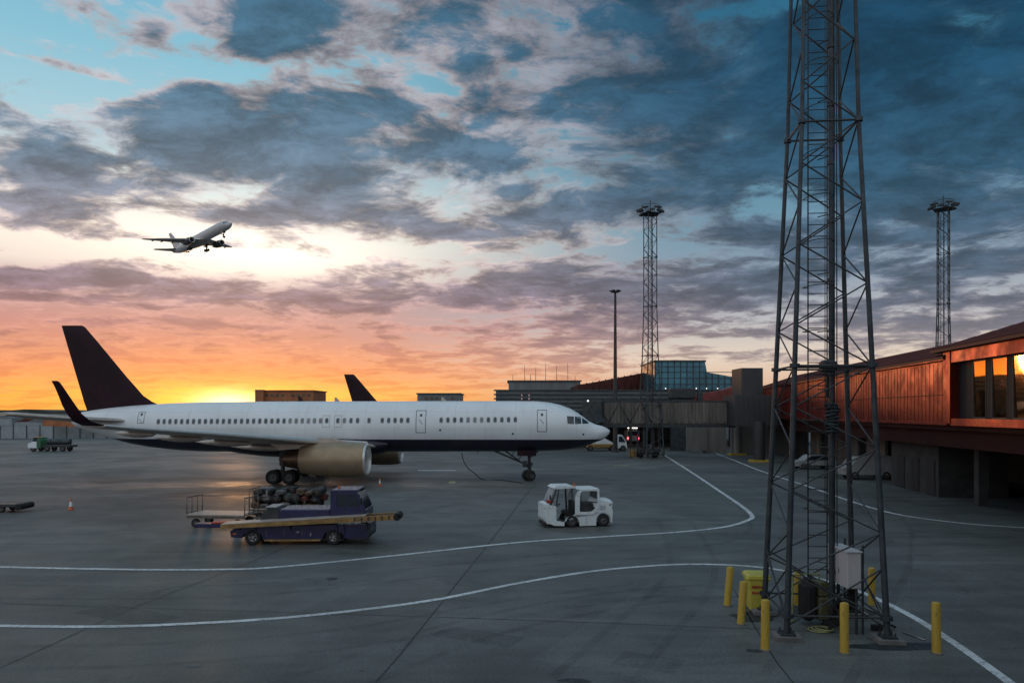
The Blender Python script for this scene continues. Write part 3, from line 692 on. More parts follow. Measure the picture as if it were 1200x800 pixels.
# airliner in the air
fly = make_airliner('small airliner flying overhead with landing gear down', 'fly', winglets=False, windows=False)
D_ = 300.0
cview = P(222, 280, D_) - Vector((0,0,CH)); cdir = cview.normalized()
rr_ = Vector((1,0,0)) - cdir*cdir.x; rr_.normalize(); pp_ = rr_.cross(cdir); pp_ = pp_ if pp_.z > 0 else -pp_; tc_ = -cdir
def vb(a, b, c): return (rr_*a + pp_*b + tc_*c).normalized()
fw = vb(.504, .27, .82); upv = vb(-.076, .949, -.30); lf = upv.cross(fw).normalized(); upv = fw.cross(lf).normalized()
sc_ = .93*121/ (38.6/D_*F)
Mx = Matrix(((fw.x,lf.x,upv.x,0),(fw.y,lf.y,upv.y,0),(fw.z,lf.z,upv.z,0),(0,0,0,1)))
fly.matrix_world = Matrix.Translation(P(233, 284, D_) - upv*3.2*sc_ ) @ Mx @ Matrix.Scale(sc_, 4)

# drooping cable at the nose gear
p0 = Vector((*P(541,529,61).xy, 2.4)); pts = []
for u, v in ((541,530),(543,539),(548,548),(556,554)): pts.append(P(u, v, 60.4))
pts = smooth_path([Vector((p.x, p.y, max(.03, p.z))) for p in pts] + [G(566,562)+Vector((0,0,.03)), G(590,563)+Vector((0,0,.03)), G(612,566)+Vector((0,0,.03))], 4)
tag(MB().tube(pts, .035, 6).build('power_cable', 'black'), 'black cable drooping from the airliner belly to the ground behind its nose wheel', 'cable')

# ================================================================== LATTICE MASTS
def make_mast(label, loc, rz, detail=True, H=30.4, w0=2.36, w1=1.12, leg=.076, br=.021):
    root = thing('floodlight_mast', label, 'mast', loc, rz, 'lattice floodlight masts')
    wd = lambda z: w0+(w1-w0)*min(1, z/15.8)
    cs = ((-1,-1),(1,-1),(1,1),(-1,1)); pt = lambda i, z: Vector((cs[i][0]*wd(z)/2, cs[i][1]*wd(z)/2, z))
    lv = [0.12] + [.55+6.1*k for k in range(0, 5)] + [H]
    for i in range(4):
        b = MB(); b.use('galv')
        for a, c in zip(lv[:-1], lv[1:]): b.cyl(pt(i,a), pt(i,c), leg*(1-.42*min(1,a/16)), leg*(1-.42*min(1,c/16)), 10)
        for z in lv[1:-1]: b.cyl(pt(i,z-.05), pt(i,z+.05), leg*1.9*(1-.4*min(1,z/16)), None, 10)
        b.use('conc').box((pt(i,0).x, pt(i,0).y, .05), (.62,.62,.1)); b.use('dsteel').box((pt(i,0).x, pt(i,0).y, .12), (.36,.36,.04))
        for dx in (-.13,.13):
            for dy in (-.13,.13): b.cyl((pt(i,0).x+dx, pt(i,0).y+dy, .14), (pt(i,0).x+dx, pt(i,0).y+dy, .24), .018, None, 6)
        b.build('leg', None, root)
    for i in range(4):
        j = (i+1) % 4; b = MB(); ph = i % 2
        for z0, z1 in zip(lv[1:-1], lv[2:]):
            nb = max(2, round((z1-z0)/1.0)); dz = (z1-z0)/nb
            b.cyl(pt(i,z0), pt(j,z0), br*1.3, None, 7)
            for k in range(nb):
                za, zb = z0+k*dz, z0+(k+1)*dz
                if (k+ph+(1 if i >= 2 else 0)) % 2: b.cyl(pt(i,za), pt(j,zb), br, None, 6)
                else: b.cyl(pt(j,za), pt(i,zb), br, None, 6)
                
        b.cyl(pt(i,.3), pt(j,lv[1]+1.2), br, None, 6); b.cyl(pt(j,.3), pt(i,lv[1]+1.2), br, None, 6)
        b.cyl(pt(i,H), pt(j,H), br*1.3)
        b.build('bracing', 'dsteel', root)
    # ladder and cage
    b = MB().use('dsteel'); lx, ly = -.02, .28
    for dx in (-.24,.24): b.cyl((lx+dx,ly,.35), (lx+dx,ly,H-.6), .016, None, 6)
    z = .5
    while z < H-.6: b.cyl((lx-.24,ly,z), (lx+.24,ly,z), .013, None, 5); z += .30 if detail else .6
    if detail:
        z = 3.0
        while z < H-1:
            pts = [Vector((lx-.24,ly,z))]+[Vector((lx-.38*math.cos(t), ly-.62*math.sin(t), z)) for t in [math.pi*k/8 for k in range(9)]]+[Vector((lx+.24,ly,z))]
            b.tube(pts, .012, 5); z += 1.15
        for t in (.5, 1.57, 2.6): b.cyl((lx-.38*math.cos(t), ly-.62*math.sin(t), 3), (lx-.38*math.cos(t), ly-.62*math.sin(t), H-1), .010, None, 5)
    b.build('ladder', None, root)
    # central duct
    b = MB().use('galv'); b.cyl((.24,-.02,.2), (.2,-.02,H-.4), .07, .058, 12)
    b.use('dsteel'); z = 1.4
    while z < H-.5: b.cyl((.24-.04*z/H,-.02,z-.04), (.24-.04*z/H,-.02,z+.04), .092, None, 12); b.cyl((.24,-.02,z+.2),(-.02,.28,z+.2),.015,None,5); z += 1.5
    for dx in (.10,.16): b.cyl((.24+dx,.04,.3), (.2+dx,.04,H-.5), .016, None, 5)
    b.build('cable_duct', None, root)
    # head: ring platform with floodlights
    b = MB().use('dsteel'); b.torus((0,0,H-.1), (0,0,1), .95, .06, 20, 6); b.torus((0,0,H+.9), (0,0,1), 1.05, .03, 20, 5); b.box((0,0,H-.1),(2.0,2.0,.05))
    for i in range(8):
        t = 2*math.pi*i/8; b.cyl((.95*math.cos(t),.95*math.sin(t),H-.1), (1.05*math.cos(t),1.05*math.sin(t),H+.9), .025, None, 5)
    b.cyl((0,0,H),(0,0,H+1.6),.05); b.build('platform', None, root)
    for i in range(10):
        t = R(105) + 2*math.pi*i/10; d = Vector((math.cos(t), math.sin(t), 0)); side = Vector((-d.y, d.x, 0))
        b = MB(); c = d*1.3 + Vector((0,0,H+.15+ (.35 if i % 2 else 0)))
        T = Matrix.Translation(c) @ Matrix.Rotation(t, 4, 'Z') @ Matrix.Rotation(R(16), 4, 'Y')
        b.use('dsteel').box((0,0,0), (.75,.55,.22), mtx=T, bev=.05); b.cyl(d*1.15+Vector((0,0,H)), c, .03, None, 5); b.build('floodlight', None, root)
    return root
mr = -R(5.7)
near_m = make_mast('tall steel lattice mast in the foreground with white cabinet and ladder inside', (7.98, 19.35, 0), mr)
# camera head and bundled cables hanging in the near mast, children of it
b = MB().use('dsteel'); b.box((-.02,-.55,6.65), (.34,.4,.30), bev=.05); b.cyl((-.02,-.55,6.4),(.05,-.3,5.9),.04); b.cyl((-1,-.75,6.62),(1,-.75,6.62),.03); b.build('sensor_box', None, near_m)
b = MB(); b.use('galv')
for k in range(9): b.torus((.16+.03*math.sin(k*2.1),-.32+.03*math.cos(k*1.7),5.0+k*.085), (.2*math.sin(k),.2,1), .15, .028, 14, 6)
b.cyl((.16,-.3,4.9),(.16,-.3,6.4),.05); b.build('cable_coil', None, near_m)
m2 = make_mast('slender floodlight mast standing in front of the blue glass building', (P(762,500,90).x, 90, 0), .35, detail=False, br=.03, leg=.10)
m2['label'] = 'slender floodlight mast standing in front of the blue glass building'
m2.scale = (1,1,.965)
m3 = copy_tree(m2); m3.location = (P(1105.5,400,88).x, 88, 0); m3.rotation_euler.z = .9; m3['label'] = 'floodlight mast rising behind the dark roof of the red terminal'
# light pole
lp = thing('light_pole', 'plain tapered light pole with small round head above the louvred pier', 'light pole', (P(721,400,104).x, 104, 0))
MB().cyl((0,0,0),(0,0,22.2),.34,.15,14).cyl((0,0,0),(0,0,.3),.55,.5,14).build('pole','dsteel',lp)
b = MB().use('dsteel'); b.cyl((0,0,22.1),(0,0,22.3),.6,.5,16)
for i in range(6):
    t = i*math.pi/3; b.box((0,0,0),(.45,.35,.16), mtx=Matrix.Translation((.6*math.cos(t),.6*math.sin(t),22.3))@Matrix.Rotation(t,4,'Z'), bev=.04)
b.build('lamp_head', None, lp)

# ================================================================== RED TERMINAL
# local frame: y along the facade (away), x = out of the wall towards the building's inside
FA = math.atan(.137); fdir = Vector((math.sin(FA), math.cos(FA), 0))
T0 = Vector((19.67+.137*20, 20, 0))
term = thing('terminal_building', 'long dark red metal clad terminal raised on piers along the right side', 'building', T0, -FA)
def fy(Yw): return (Yw-20)/math.cos(FA)
ZB, ZE, Y44, YEND = 4.6, 8.62, fy(44), fy(101)
# local +x points right/away from apron
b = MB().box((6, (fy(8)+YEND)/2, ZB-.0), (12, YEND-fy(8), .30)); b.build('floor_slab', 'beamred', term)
b = MB()
b.box((.10, (Y44+YEND)/2, (ZB+.25+ZE)/2+.05), (.16, YEND-Y44, ZE-ZB-.15))
y = Y44
while y < YEND:                                  # standing seams
    b.box((.015, y, (ZB+ZE)/2+.1), (.03, .03, ZE-ZB-.5)); y += .6
b.build('wall', 'clad', term)
MB().box((-.06, (Y44+YEND)/2, ZB+.22), (.3, YEND-Y44, .14)).build('ledge', 'clad', term)
MB().box((-.02,(Y44+YEND)/2, 6.55),(.07, YEND-Y44,.05)).build('wall_joint','darkred',term)
MB().box((-.22, (Y44+YEND)/2, ZE+.05), (.34, YEND-Y44, .2)).build('eave', 'clad', term)
# far end walls
MB().box((6, YEND, 6.6), (12, .2, 4.0)).build('end_wall', 'darkred', term)
def roof(y0, y1, ze, zr, over, name):
    b = MB(); dep = 4.6
    hip = (zr-ze)*1.6 if name == 'front' else 0
    A, B_ = (-over, y0, ze), (-over, y1, ze); Cc, Dd = (dep, y1-hip, zr), (dep, y0, zr)
    b.quad(A, B_, Cc, Dd); b.quad((dep, y0, zr), (dep, y1-hip, zr), (13, y1-hip, zr), (13, y0, zr))
    b.quad((-over,y0,ze-.16),(-over,y1,ze-.16),(-over,y1,ze),(-over,y0,ze))
    if hip: b.add([B_, (13, y1, ze), (13, y1-hip, zr), Cc], [(0,1,2,3)])
    b.quad((-over,y0,ze-.16),(.1,y0,ze-.16),(.1,y1,ze-.16),(-over,y1,ze-.16))
    yy = y0
    while yy < y1-.1:                           # ribs of the roof sheet
        k = 1.0; top = (dep, yy, zr); 
        if hip and yy > y1-hip: t = (y1-yy)/hip; top = (-over+(dep+over)*t, yy, ze+(zr-ze)*t)
        b.cyl((-over, yy, ze+.02), (top[0], top[1], top[2]+.02), .045, None, 5); yy += .45
    return b
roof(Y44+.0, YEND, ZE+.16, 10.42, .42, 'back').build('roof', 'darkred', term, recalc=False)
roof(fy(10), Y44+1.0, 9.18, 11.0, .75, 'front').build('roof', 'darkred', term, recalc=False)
# front section: pilaster, fascia, windows
y0 = fy(10)
MB().box((.02, Y44-.25, 6.95), (.7, .9, 4.2)).build('pilaster', 'clad', term)
MB().box((-.12, Y44-.74,6.95),(.5,.10,4.2)).build('corner_trim','clad',term)
MB().box((-.05, (y0+Y44-.7)/2, 8.72), (.55, Y44-.7-y0, .72)).build('fascia', 'clad', term)
MB().box((-.05, (y0+Y44-.7)/2, 4.95), (.55, Y44-.7-y0, .40)).build('window_sill', 'clad', term)
MB().box((.9, (y0+Y44-.7)/2, 6.8), (.2, Y44-.7-y0, 4.0)).build('inner_wall', 'dark', term)
# piers between windows; positions from the photo
def wally(u):      # local y where pixel column u meets the facade line
    k = (u-600)/F; Yw = 19.67/(k-.137); return fy(Yw)
edges = [(1137.5,1152.5), (1159.5,1177.5), (1184,1203), (1220,1238), (1254,1276), (1298,1325)]
prev = Y44-.8
for ua, ub in edges:
    ya, yb = wally(ub), wally(ua)
    MB().box((.26, (prev+yb)/2, 6.75), (.26, prev-yb, 3.22)).build('window_pier', 'dark', term)
    fr = MB().use('dsteel')
    fr.box((.17,(ya+yb)/2,5.19),(.12,yb-ya,.08)); fr.box((.17,(ya+yb)/2,8.32),(.12,yb-ya,.08)); fr.box((.17,ya+.02,6.75),(.12,.05,3.1)); fr.box((.17,yb-.02,6.75),(.12,.05,3.1))
    wn_ = fr.build('window', None, term)
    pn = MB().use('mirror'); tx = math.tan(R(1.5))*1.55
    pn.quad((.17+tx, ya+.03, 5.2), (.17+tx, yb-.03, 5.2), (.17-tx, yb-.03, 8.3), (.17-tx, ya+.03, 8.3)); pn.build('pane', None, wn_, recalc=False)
    prev = ya
MB().box((.25, (prev+y0)/2, 6.75), (.3, prev-y0, 3.22)).build('window_pier', 'dark', term)
# unseen wing behind the camera, added and sized to block rear sky light
MB().box((20,fy(-7),8.0),(60,10,16)).build('unseen_wing_block','darkred',term)
MB().box((-13,fy(-7),6.0),(6,9.6,11.6)).build('unseen_wing_block','darkred',term)
# support beams, piers and undercroft back wall
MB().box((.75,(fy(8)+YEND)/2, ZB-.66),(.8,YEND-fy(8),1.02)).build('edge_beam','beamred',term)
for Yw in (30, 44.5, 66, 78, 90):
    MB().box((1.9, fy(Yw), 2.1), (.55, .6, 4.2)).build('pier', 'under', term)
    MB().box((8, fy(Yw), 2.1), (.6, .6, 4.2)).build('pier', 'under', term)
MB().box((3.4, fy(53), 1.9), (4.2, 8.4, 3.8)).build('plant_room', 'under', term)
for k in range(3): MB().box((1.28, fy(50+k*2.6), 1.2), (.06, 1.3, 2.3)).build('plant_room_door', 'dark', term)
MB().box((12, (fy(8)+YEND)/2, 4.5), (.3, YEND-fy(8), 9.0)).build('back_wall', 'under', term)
MB().box((6, fy(8), 4.5), (12, .3, 9.0)).build('end_wall', 'darkred', term)
for k in range(5): MB().box((4.5, fy(70)+k*5.2, 1.75), (.25, 5.0, 3.5)).build('undercroft_wall', 'pale', term)

# ================================================================== ROTUNDA, JET BRIDGE
jb = thing('jet_bridge', 'grey corrugated jet bridge reaching from the rotunda towards the airliner nose', 'jet bridge')
YB = 90.0
def X_(u, Yd): return (u-600)*Yd/F
b = MB(); x0, x1 = X_(700,YB), X_(862,YB); zt, zb = ZV(470.5,YB), ZV(496,YB)
b.use('corr').box(((x0+x1)/2, YB+1.4, (zt+zb)/2), (x1-x0, 2.8, zt-zb)); 
M['corr'] = mat('weathered corrugated metal', (.135,.118,.106), .6, .2, .4, .8, streak=True, dirt=((.07,.05,.04), .7))
x = x0
while x < x1: b.box((x, YB-.06, (zt+zb)/2), (.30, .14, zt-zb-.3)); x += .85
b.build('tunnel', None, jb)
MB().box(((x0+x1)/2, YB+1.4, zt+.06), (x1-x0+.2, 3.0, .12)).build('tunnel_roof', 'galv', jb)
b = MB().use('dsteel'); b.box(((x0+x1)/2, YB+.1, zb-.25), (x1-x0, .3, .45)); b.box(((x0+x1)/2, YB+2.7, zb-.25), (x1-x0, .3, .45)); b.build('underframe', None, jb)
b = MB().use('dsteel')
x = x0
k = 0
while x < x0+6: b.cyl((x,YB-.12,zb+.1),(x+1.3,YB-.12,zt-.1),.05,None,5) if k % 2 else b.cyl((x,YB-.12,zt-.1),(x+1.3,YB-.12,zb+.1),.05,None,5); x += 1.3; k += 1
b.build('side_bracing', None, jb)
# cab end with white folded canopy
cx0 = X_(690,YB-1.5)
b = MB().use('dsteel').box((cx0+.9, YB+.3, (zt+zb)/2+.1), (2.4,3.4,zt-zb+.2), rz=-.3, bev=.15); b.build('cab', None, jb)
b = MB().use('galv'); b.prism([(cx0+.0,zt-.9),(cx0+.45,zt-.8),(cx0+1.2,zb+.1),(cx0+.7,zb)], YB-3.0, YB-2.9); b.prism([(cx0+1.0,zb+1.4),(cx0+1.7,zb+.5),(cx0+2.3,zb+.2),(cx0+.9,zb+.1)], YB-2.6, YB-2.5); b.build('canopy', None, jb)
b = MB().use('dsteel')
for u in (756,766): b.cyl((X_(u,YB),YB+.5,zb),(X_(u,YB),YB+.5,0.5),.22)
b.box((X_(761,YB),YB+.5,.9),(2.6,1.2,.4)); b.build('drive_column', None, jb)
for dx in (-.9,.9):
    wb = MB(); wheel(wb,(X_(761,YB)+dx,YB+1.3,.5),.5,.4); wb.build('wheel',None,jb)
b = MB().use('lampglow'); b.cyl((X_(686,YB),YB-3.0,zt+.05),(X_(686,YB),YB-3.15,zt+.05),.09); b.build('lamp', None, jb)

rt = thing('rotunda_building', 'dark grey block with stair tower where the jet bridge meets the terminal', 'building')
M['rotgrey'] = mat('dark panel', (.045,.045,.048), .6, .1, .25, .5, streak=True)
YR = 87.0
b = MB().use('rotgrey'); ua, ub = X_(868,YR+3.2), X_(895,YR+3.2); b.box(((ua+ub)/2, YR+5.2, (ZV(430,YR+3)+ZV(464,YR))/2), (ub-ua-.2, 4.0, ZV(430,YR)-ZV(464,YR))); b.build('stair_tower', None, rt)
b = MB().use('rotgrey'); ub2 = X_(912,YR); ua = X_(862,YR); b.box(((ua+ub2)/2-.1, YR+2.4, (ZV(463,YR)+ZV(499,YR))/2), (ub2-ua, 5.0, ZV(463,YR)-ZV(499,YR)))
for k in range(9): b.box((ua+.3+k*.6, YR-.14, (ZV(463,YR)+ZV(499,YR))/2), (.10,.08,ZV(463,YR)-ZV(499,YR)-.3))
b.build('rotunda', None, rt)
c1 = G(864,533); MB().cyl((c1.x,c1.y,0),(c1.x,c1.y,ZV(494,c1.y)),.46,None,18).cyl((c1.x,c1.y,ZV(495,c1.y)),(c1.x,c1.y,ZV(491,c1.y)),.62,None,18).build('column','pale',rt)
c2 = G(890,541); MB().cyl((c2.x,c2.y,0),(c2.x,c2.y,4.5),.62,None,18).build('column','rotgrey',rt)
for c_ in (c1,c2): MB().box((c_.x,c_.y-.0,.12),(2.1,1.3,.24)).build('column_base','yellow',rt)
b = MB(); b.box((X_(842,100),102,1.9),(3.2,.3,3.8)); b.box((X_(820,100),101.7,1.9),(2.8,.3,3.2)); b.box((X_(905,96),97,2),(10,.3,4)); b.build('ground_wall','pale',rt)

# ================================================================== BACKGROUND BUILDINGS
# the undercroft facade seen below the bridge
lv_ = thing('louvred_pier', 'long low pier building with horizontal grey louvres behind the white nose', 'building')
YP = 115.0; xa, xb = X_(581,YP), X_(868,YP)
b = MB().use('louvre'); z0_, z1_ = ZV(484,YP), ZV(458,YP)
b.box(((xa+xb)/2, YP+4, (z0_+z1_)/2), (xb-xa, 8, z1_-z0_)); b.build('wall', None, lv_)
for k in range(6):
    z = z0_ + .3 + k*(z1_-z0_-.2)/5; MB().box(((xa+xb)/2-.1, YP-.12, z), (xb-xa+.4, .3, .22)).build('louvre','galv',lv_)
MB().box(((xa+xb)/2, YP+36, 2.7),(xb-xa+14, .6, 5.4)).build('lower_wall','rotgrey',lv_)
MB().box(((xa+xb)/2+6, YP+22, 5.2),(xb-xa+26, 30, .3)).build('canopy_deck','rotgrey',lv_)
for k in range(14): MB().box((X_(640+k*17.2,YP), YP+3.5, 2.7),(.4,.4,5.4)).build('wall_post','dsteel',lv_)
for u in (611.5, 620):
    mp_ = thing('marker_post', 'red and white marker post on the louvred pier, %s of the two' % ('left' if u < 615 else 'right'), 'post', (X_(u,YP-2), YP-2, 0))
    MB().cyl((0,0,0),(0,0,ZV(470,YP-2)),.06).build('pole','dsteel',mp_)
    b = MB()
    for k in range(5): b.use('red' if k % 2 == 0 else 'white').cyl((0,0,ZV(470,YP-2)+k*.26),(0,0,ZV(470,YP-2)+(k+1)*.26),.10,None,10)
    b.build('striped_top', None, mp_)
bd = thing('round_office', 'low dark flat-roofed building with thin antennas beyond the louvred pier', 'building')
YQ = 165.0; b = MB().use('greyb'); n = 10; poly = []
xa, xb = X_(596,YQ), X_(680,YQ)
b.box(((xa+xb)/2, YQ+6, ZV(460,YQ)/2+ZV(447,YQ)/2), (xb-xa, 12, ZV(447,YQ)-ZV(460,YQ))); b.box(((xa+xb)/2,YQ+6,ZV(458,YQ)/2),(xb-xa-.6,11.4,ZV(458,YQ)))
b.build('wall', None, bd)
MB().box(((xa+xb)/2, YQ+6, ZV(446.2,YQ)), (xb-xa+.6, 12.6, .25)).build('roof', 'dsteel', bd)
for u, v in ((601,438),(615,427),(622,438),(628,430),(640,424),(653,428),(666,424.5),(675,440)):
    MB().cyl((X_(u,YQ), YQ+1+random.random()*4, ZV(447,YQ)), (X_(u,YQ), YQ+2, ZV(v,YQ)), .07, .04, 6).build('antenna', 'dsteel', bd)
rr = thing('sloped_hall', 'dark red sloping roof hall left of the blue glass building', 'building')
YH = 150.0
MB().prism([(X_(676,YH),4),(X_(676,YH),ZV(451,YH)),(X_(700,YH),ZV(447,YH)),(X_(768,YH),ZV(434,YH)),(X_(768,YH),4)], YH, YH+18).build('wall','darkred',rr)
MB().prism([(X_(676,YH),0),(X_(676,YH),4.02),(X_(768,YH),4.02),(X_(768,YH),0)], YH+5, YH+17).build('lower_wall','rotgrey',rr)
b = MB()
for k in range(12):
    u = 680+k*7.4; b.cyl((X_(u,YH),YH-.05,ZV(462,YH)),(X_(u,YH),YH-.05,ZV(451-(u-676)*.185,YH)+.1),.12,None,5)
b.build('standing_seam','darkred',rr)
gb = thing('glass_building', 'blue glass building with a raised block above the terminal roofs', 'building')
YG = 138.0
def gp(pts): return [(X_(u,YG), ZV(v,YG)) for u, v in pts]
MB().prism(gp([(767,458),(767,423.5),(826,423),(828.5,436),(859,441.5),(859,458)]), YG, YG+14).build('glass_wall','tealglass',gb)
MB().prism([(X_(766,YG),0),(X_(766,YG),ZV(458,YG)),(X_(866,YG),ZV(458,YG)),(X_(866,YG),0)], YG+12.5, YG+13.4).build('lower_wall','rotgrey',gb)
b = MB().use('dsteel')
for k in range(13):
    u = 768+k*7.4; vt = 423.4 if u < 827 else 436+(u-828)*.18
    b.box((X_(u,YG), YG-.06, (ZV(vt,YG)+ZV(457,YG))/2), (.14,.12,ZV(vt,YG)-ZV(457,YG)))
for v in (429.5,436,443,450): b.box(((X_(767,YG)+X_(827 if v < 436 else 859,YG))/2, YG-.05, ZV(v,YG)), (X_(827 if v < 436 else 859,YG)-X_(767,YG), .1, .12))
b.build('mullions', None, gb)
b = MB().use('galv'); b.box(((X_(767,YG)+X_(826,YG))/2, YG+7, ZV(423,YG)), (X_(827,YG)-X_(766,YG), 14.6, .3)); b.build('roof', None, gb)
for u in (780,793,816,828,841,853):
    b = MB().use('lampglow'); b.lathe([(0,.01),(.04,.09),(.12,.09),(.17,.01)], (X_(u,YG-4), YG-4, ZV(455.5,YG-4)), (0,0,1), 8); b.use('dsteel').cyl((X_(u,YG-4), YG-4, 0),(X_(u,YG-4), YG-4, ZV(455.5,YG-4)),.06,None,6)
    tag(b.build('lamp_post', None), 'lit lamp on a post before the blue glass building', 'street lamp', 'lit lamps before the glass building')
rs = thing('red_roof_wing', 'dark red low roof rising between the glass building and the grey stair tower', 'building')
YW = 112.0
MB().prism([(X_(812,YW),4.0),(X_(812,YW),ZV(463,YW)),(X_(845,YW),ZV(457,YW)),(X_(866,YW),ZV(450,YW)),(X_(866,YW),4.0)], YW-1, YW+12).build('roof','redlit',rs) if False else None
M['redlit'] = mat('red metal wall', (.20,.045,.035), .45, .2, .3, .6)
MB().prism([(X_(812,YW),4.0),(X_(812,YW),ZV(463,YW)),(X_(845,YW),ZV(457,YW)),(X_(866,YW),ZV(450,YW)),(X_(866,YW),4.0)], YW-1, YW+1.8).build('roof','redlit',rs)
b = MB().use('dsteel'); b.box((X_(799,108), 108, ZV(461,108)), (3.6,2,1.6), bev=.2); b.use('galv').box((X_(820,108),108,ZV(465,108)),(.7,.7,2.0)); b.box((X_(799,108),108,(ZV(468,108))/2),(3.0,1.6,ZV(468,108)))
tag(b.build('roof_plant', None), 'dark rooftop plant unit standing above the jet bridge', 'machinery')

# building blocks beyond the airliner
def far_block(label, u0, u1, vt, Yd, m, rows, lip=False):
    o = thing('far_building', label, 'building', (X_((u0+u1)/2,Yd), Yd, 0)); wdt = X_(u1,Yd)-X_(u0,Yd); h = ZV(vt,Yd)
    MB().box((0,6,h/2),(wdt,12,h)).build('wall',m,o)
    MB().box((0,6,h+.1),(wdt+.5,12.5,.25)).build('roof','dsteel' if m != 'brick' else 'brick',o)
    for r_ in range(rows):
        nw = int(wdt/1.25)
        for k in range(nw):
            if (k*7+r_*3) % 5 == 0: continue
            MB().box((-wdt/2+.9+k*1.22,-.02,h-1.0-r_*1.55),(.75,.08,.6)).build('window','glass2',o)
    return o
M['glass2'] = mat('dull window glass', (.10,.07,.05), .25, 0, .3, 1)
fb = far_block('reddish brown block with two rows of windows against the sunset glow', 302, 367, 458, 175, 'brick', 2)
MB().box((-5.7,-.6,ZV(456.6,175)/2),(1.9,1.4,ZV(456.6,175))).build('stair_tower','brick',fb)
far_block('low grey flat-roofed block seen just over the fuselage right of the distant tail', 489, 539, 461.5, 175, 'greyb', 1)

# left far edge: fence, houses, low trees
fe = thing('perimeter_fence', 'grey panelled perimeter fence along the far left edge of the apron', 'fence')
YF = 158.0; xx = X_(-140,YF); i = 0
M['fpan'] = mat('fence panel', (.15,.17,.18), .6, .1, .25, .3); M['fpan2'] = mat('pale fence panel', (.26,.29,.31), .6, .1, .2, .3)
b = MB(); end = X_(330,YF)
while xx < end:
    b.use('fpan2' if (i*5) % 11 in (0,1,5,6) else 'fpan').box((xx+1.4, YF+ (0.03 if i % 2 else 0), 1.25),(2.75,.12,2.5 + .15*math.sin(i*1.7))); xx += 2.8; i += 1
b.build('panel', None, fe)
xx = X_(-140,YF)
while xx < end: MB().box((xx,YF-.1,1.35),(.14,.14,2.8)).build('post','dsteel',fe); xx += 2.8
rnd = random.Random(3)
for k in range(22):
    Yd = 240+rnd.random()*160; u = -60+k*11+rnd.uniform(-4,4); wdt = rnd.uniform(7,15); h = rnd.uniform(2.4, 3.3) if k % 4 else rnd.uniform(3.3,3.9)
    wide = rnd.choice(['low','broad','narrow','square']); 
    o = thing('far_house', 'tiny hazy house beyond the perimeter fence at the far left', 'house', (X_(u,Yd), Yd, 0), group='far houses beyond the fence')
    MB().box((0,0,h/2),(wdt,8,h)).build('wall', rnd.choice(['house','greyb','brick','fpan2']), o)
    MB().prism([(-wdt/2-.3,h-.02),(wdt/2+.3,h-.02),(wdt/4,h+.8),(-wdt/4,h+.8)],-4.2,4.2).build('roof', rnd.choice(['darkred','dsteel','greyb']), o)
# low dark ridge on the horizon
b = MB(); vs = []; N_ = 120
for i in range(N_+1):
    x = -2600+5200*i/N_; h = 7+5*math.sin(i*.31)+4*math.sin(i*.83+1)+2.5*math.sin(i*2.1)
    vs += [(x, 2400, -1), (x, 2400, max(1,h)), (x, 2700, max(1,h*.9)), (x, 2700, -1)]
b.add(vs, [(4*i+j, 4*i+4+j, 4*i+5+j, 4*i+1+j) for i in range(N_) for j in range(3)]); tag(b.build('hills','far'), kind='structure')

# ================================================================== VEHICLES
def place(root, u, v, rz=0):
    c = G(u, v); root.location = (c.x, c.y, 0); root.rotation_euler = (0,0,rz); return root
# ---- blue belt loader: local x forward (right in the photo), y away
bl = thing('belt_loader', 'blue airport belt loader truck with cab and long yellow conveyor beam', 'vehicle'); place(bl, 350, 638.5, R(1.0))
sc = 28.35
def bx(u): return (u-350)/sc
def bz(v): return (638.5-v)/sc
b = MB().use('bluep')
b.prism([(bx(270),bz(622)),(bx(277),bz(617)),(bx(433),bz(614)),(bx(432),bz(630)),(bx(404),bz(631)),(bx(400),bz(624)),(bx(381),bz(624)),(bx(377),bz(632)),(bx(309),bz(633)),(bx(306),bz(625)),(bx(286),bz(625)),(bx(283),bz(630)),(bx(271),bz(629))], 0, 1.85)
body = b.build('chassis', None, bl)
MB().use('dark').box((bx(350),.92,.42),(4.6,1.3,.4)).build('underbody',None,bl)
MB().use('beam').box((bx(343),-.02,bz(632.5)),(2.3,.06,.07)).build('sill_rail',None,bl)
b = MB().use('bluep'); b.box(((bx(325)+bx(386))/2,.95,bz(605)),(bx(386)-bx(325),1.5,.55),bev=.05); b.build('deck_box',None,bl)
b = MB().use('galv')
for k in range(4): b.box((bx(331+k*14.5),.95,bz(600.2)),(.22,1.3,.03),rz=.4)
b.build('deck_rollers',None,bl)
b = MB().use('dsteel'); b.prism([(bx(302),bz(611)),(bx(306),bz(600)),(bx(311),bz(596)),(bx(324),bz(596)),(bx(328),bz(611))],.3,1.5); b.use('rim').box((bx(315),.9,bz(595.3)),(.5,1.1,.05),bev=.02); b.build('engine_cover',None,bl)
# cab as frame with see-through openings
b = MB().use('bluep'); ya, yb = .12, 1.8
cabp = [(386.5,606),(386.5,577),(389,575.2),(416,575.6),(419,578),(427.5,597.5),(428,606)]
for y_ in (ya, yb):
    b.prism([(bx(386.5),bz(606)),(bx(386.5),bz(575.5)),(bx(394),bz(575.5)),(bx(394),bz(606))],y_-.03,y_+.03)
    b.prism([(bx(394),bz(594.3)),(bx(394),bz(606)),(bx(428),bz(606)),(bx(427.3),bz(598)),(bx(425),bz(594.3))],y_-.028,y_+.028)
    b.prism([(bx(394),bz(575.5)),(bx(394),bz(580)),(bx(416.5),bz(580)),(bx(418),bz(576))],y_-.028,y_+.028)
    b.prism([(bx(414.5),bz(578)),(bx(418.5),bz(577.5)),(bx(427),bz(596)),(bx(422.5),bz(596))],y_-.032,y_+.032)
b.box(((bx(387)+bx(418))/2,(ya+yb)/2,bz(575.3)),(bx(418)-bx(387),yb-ya+.06,.09),bev=.03)
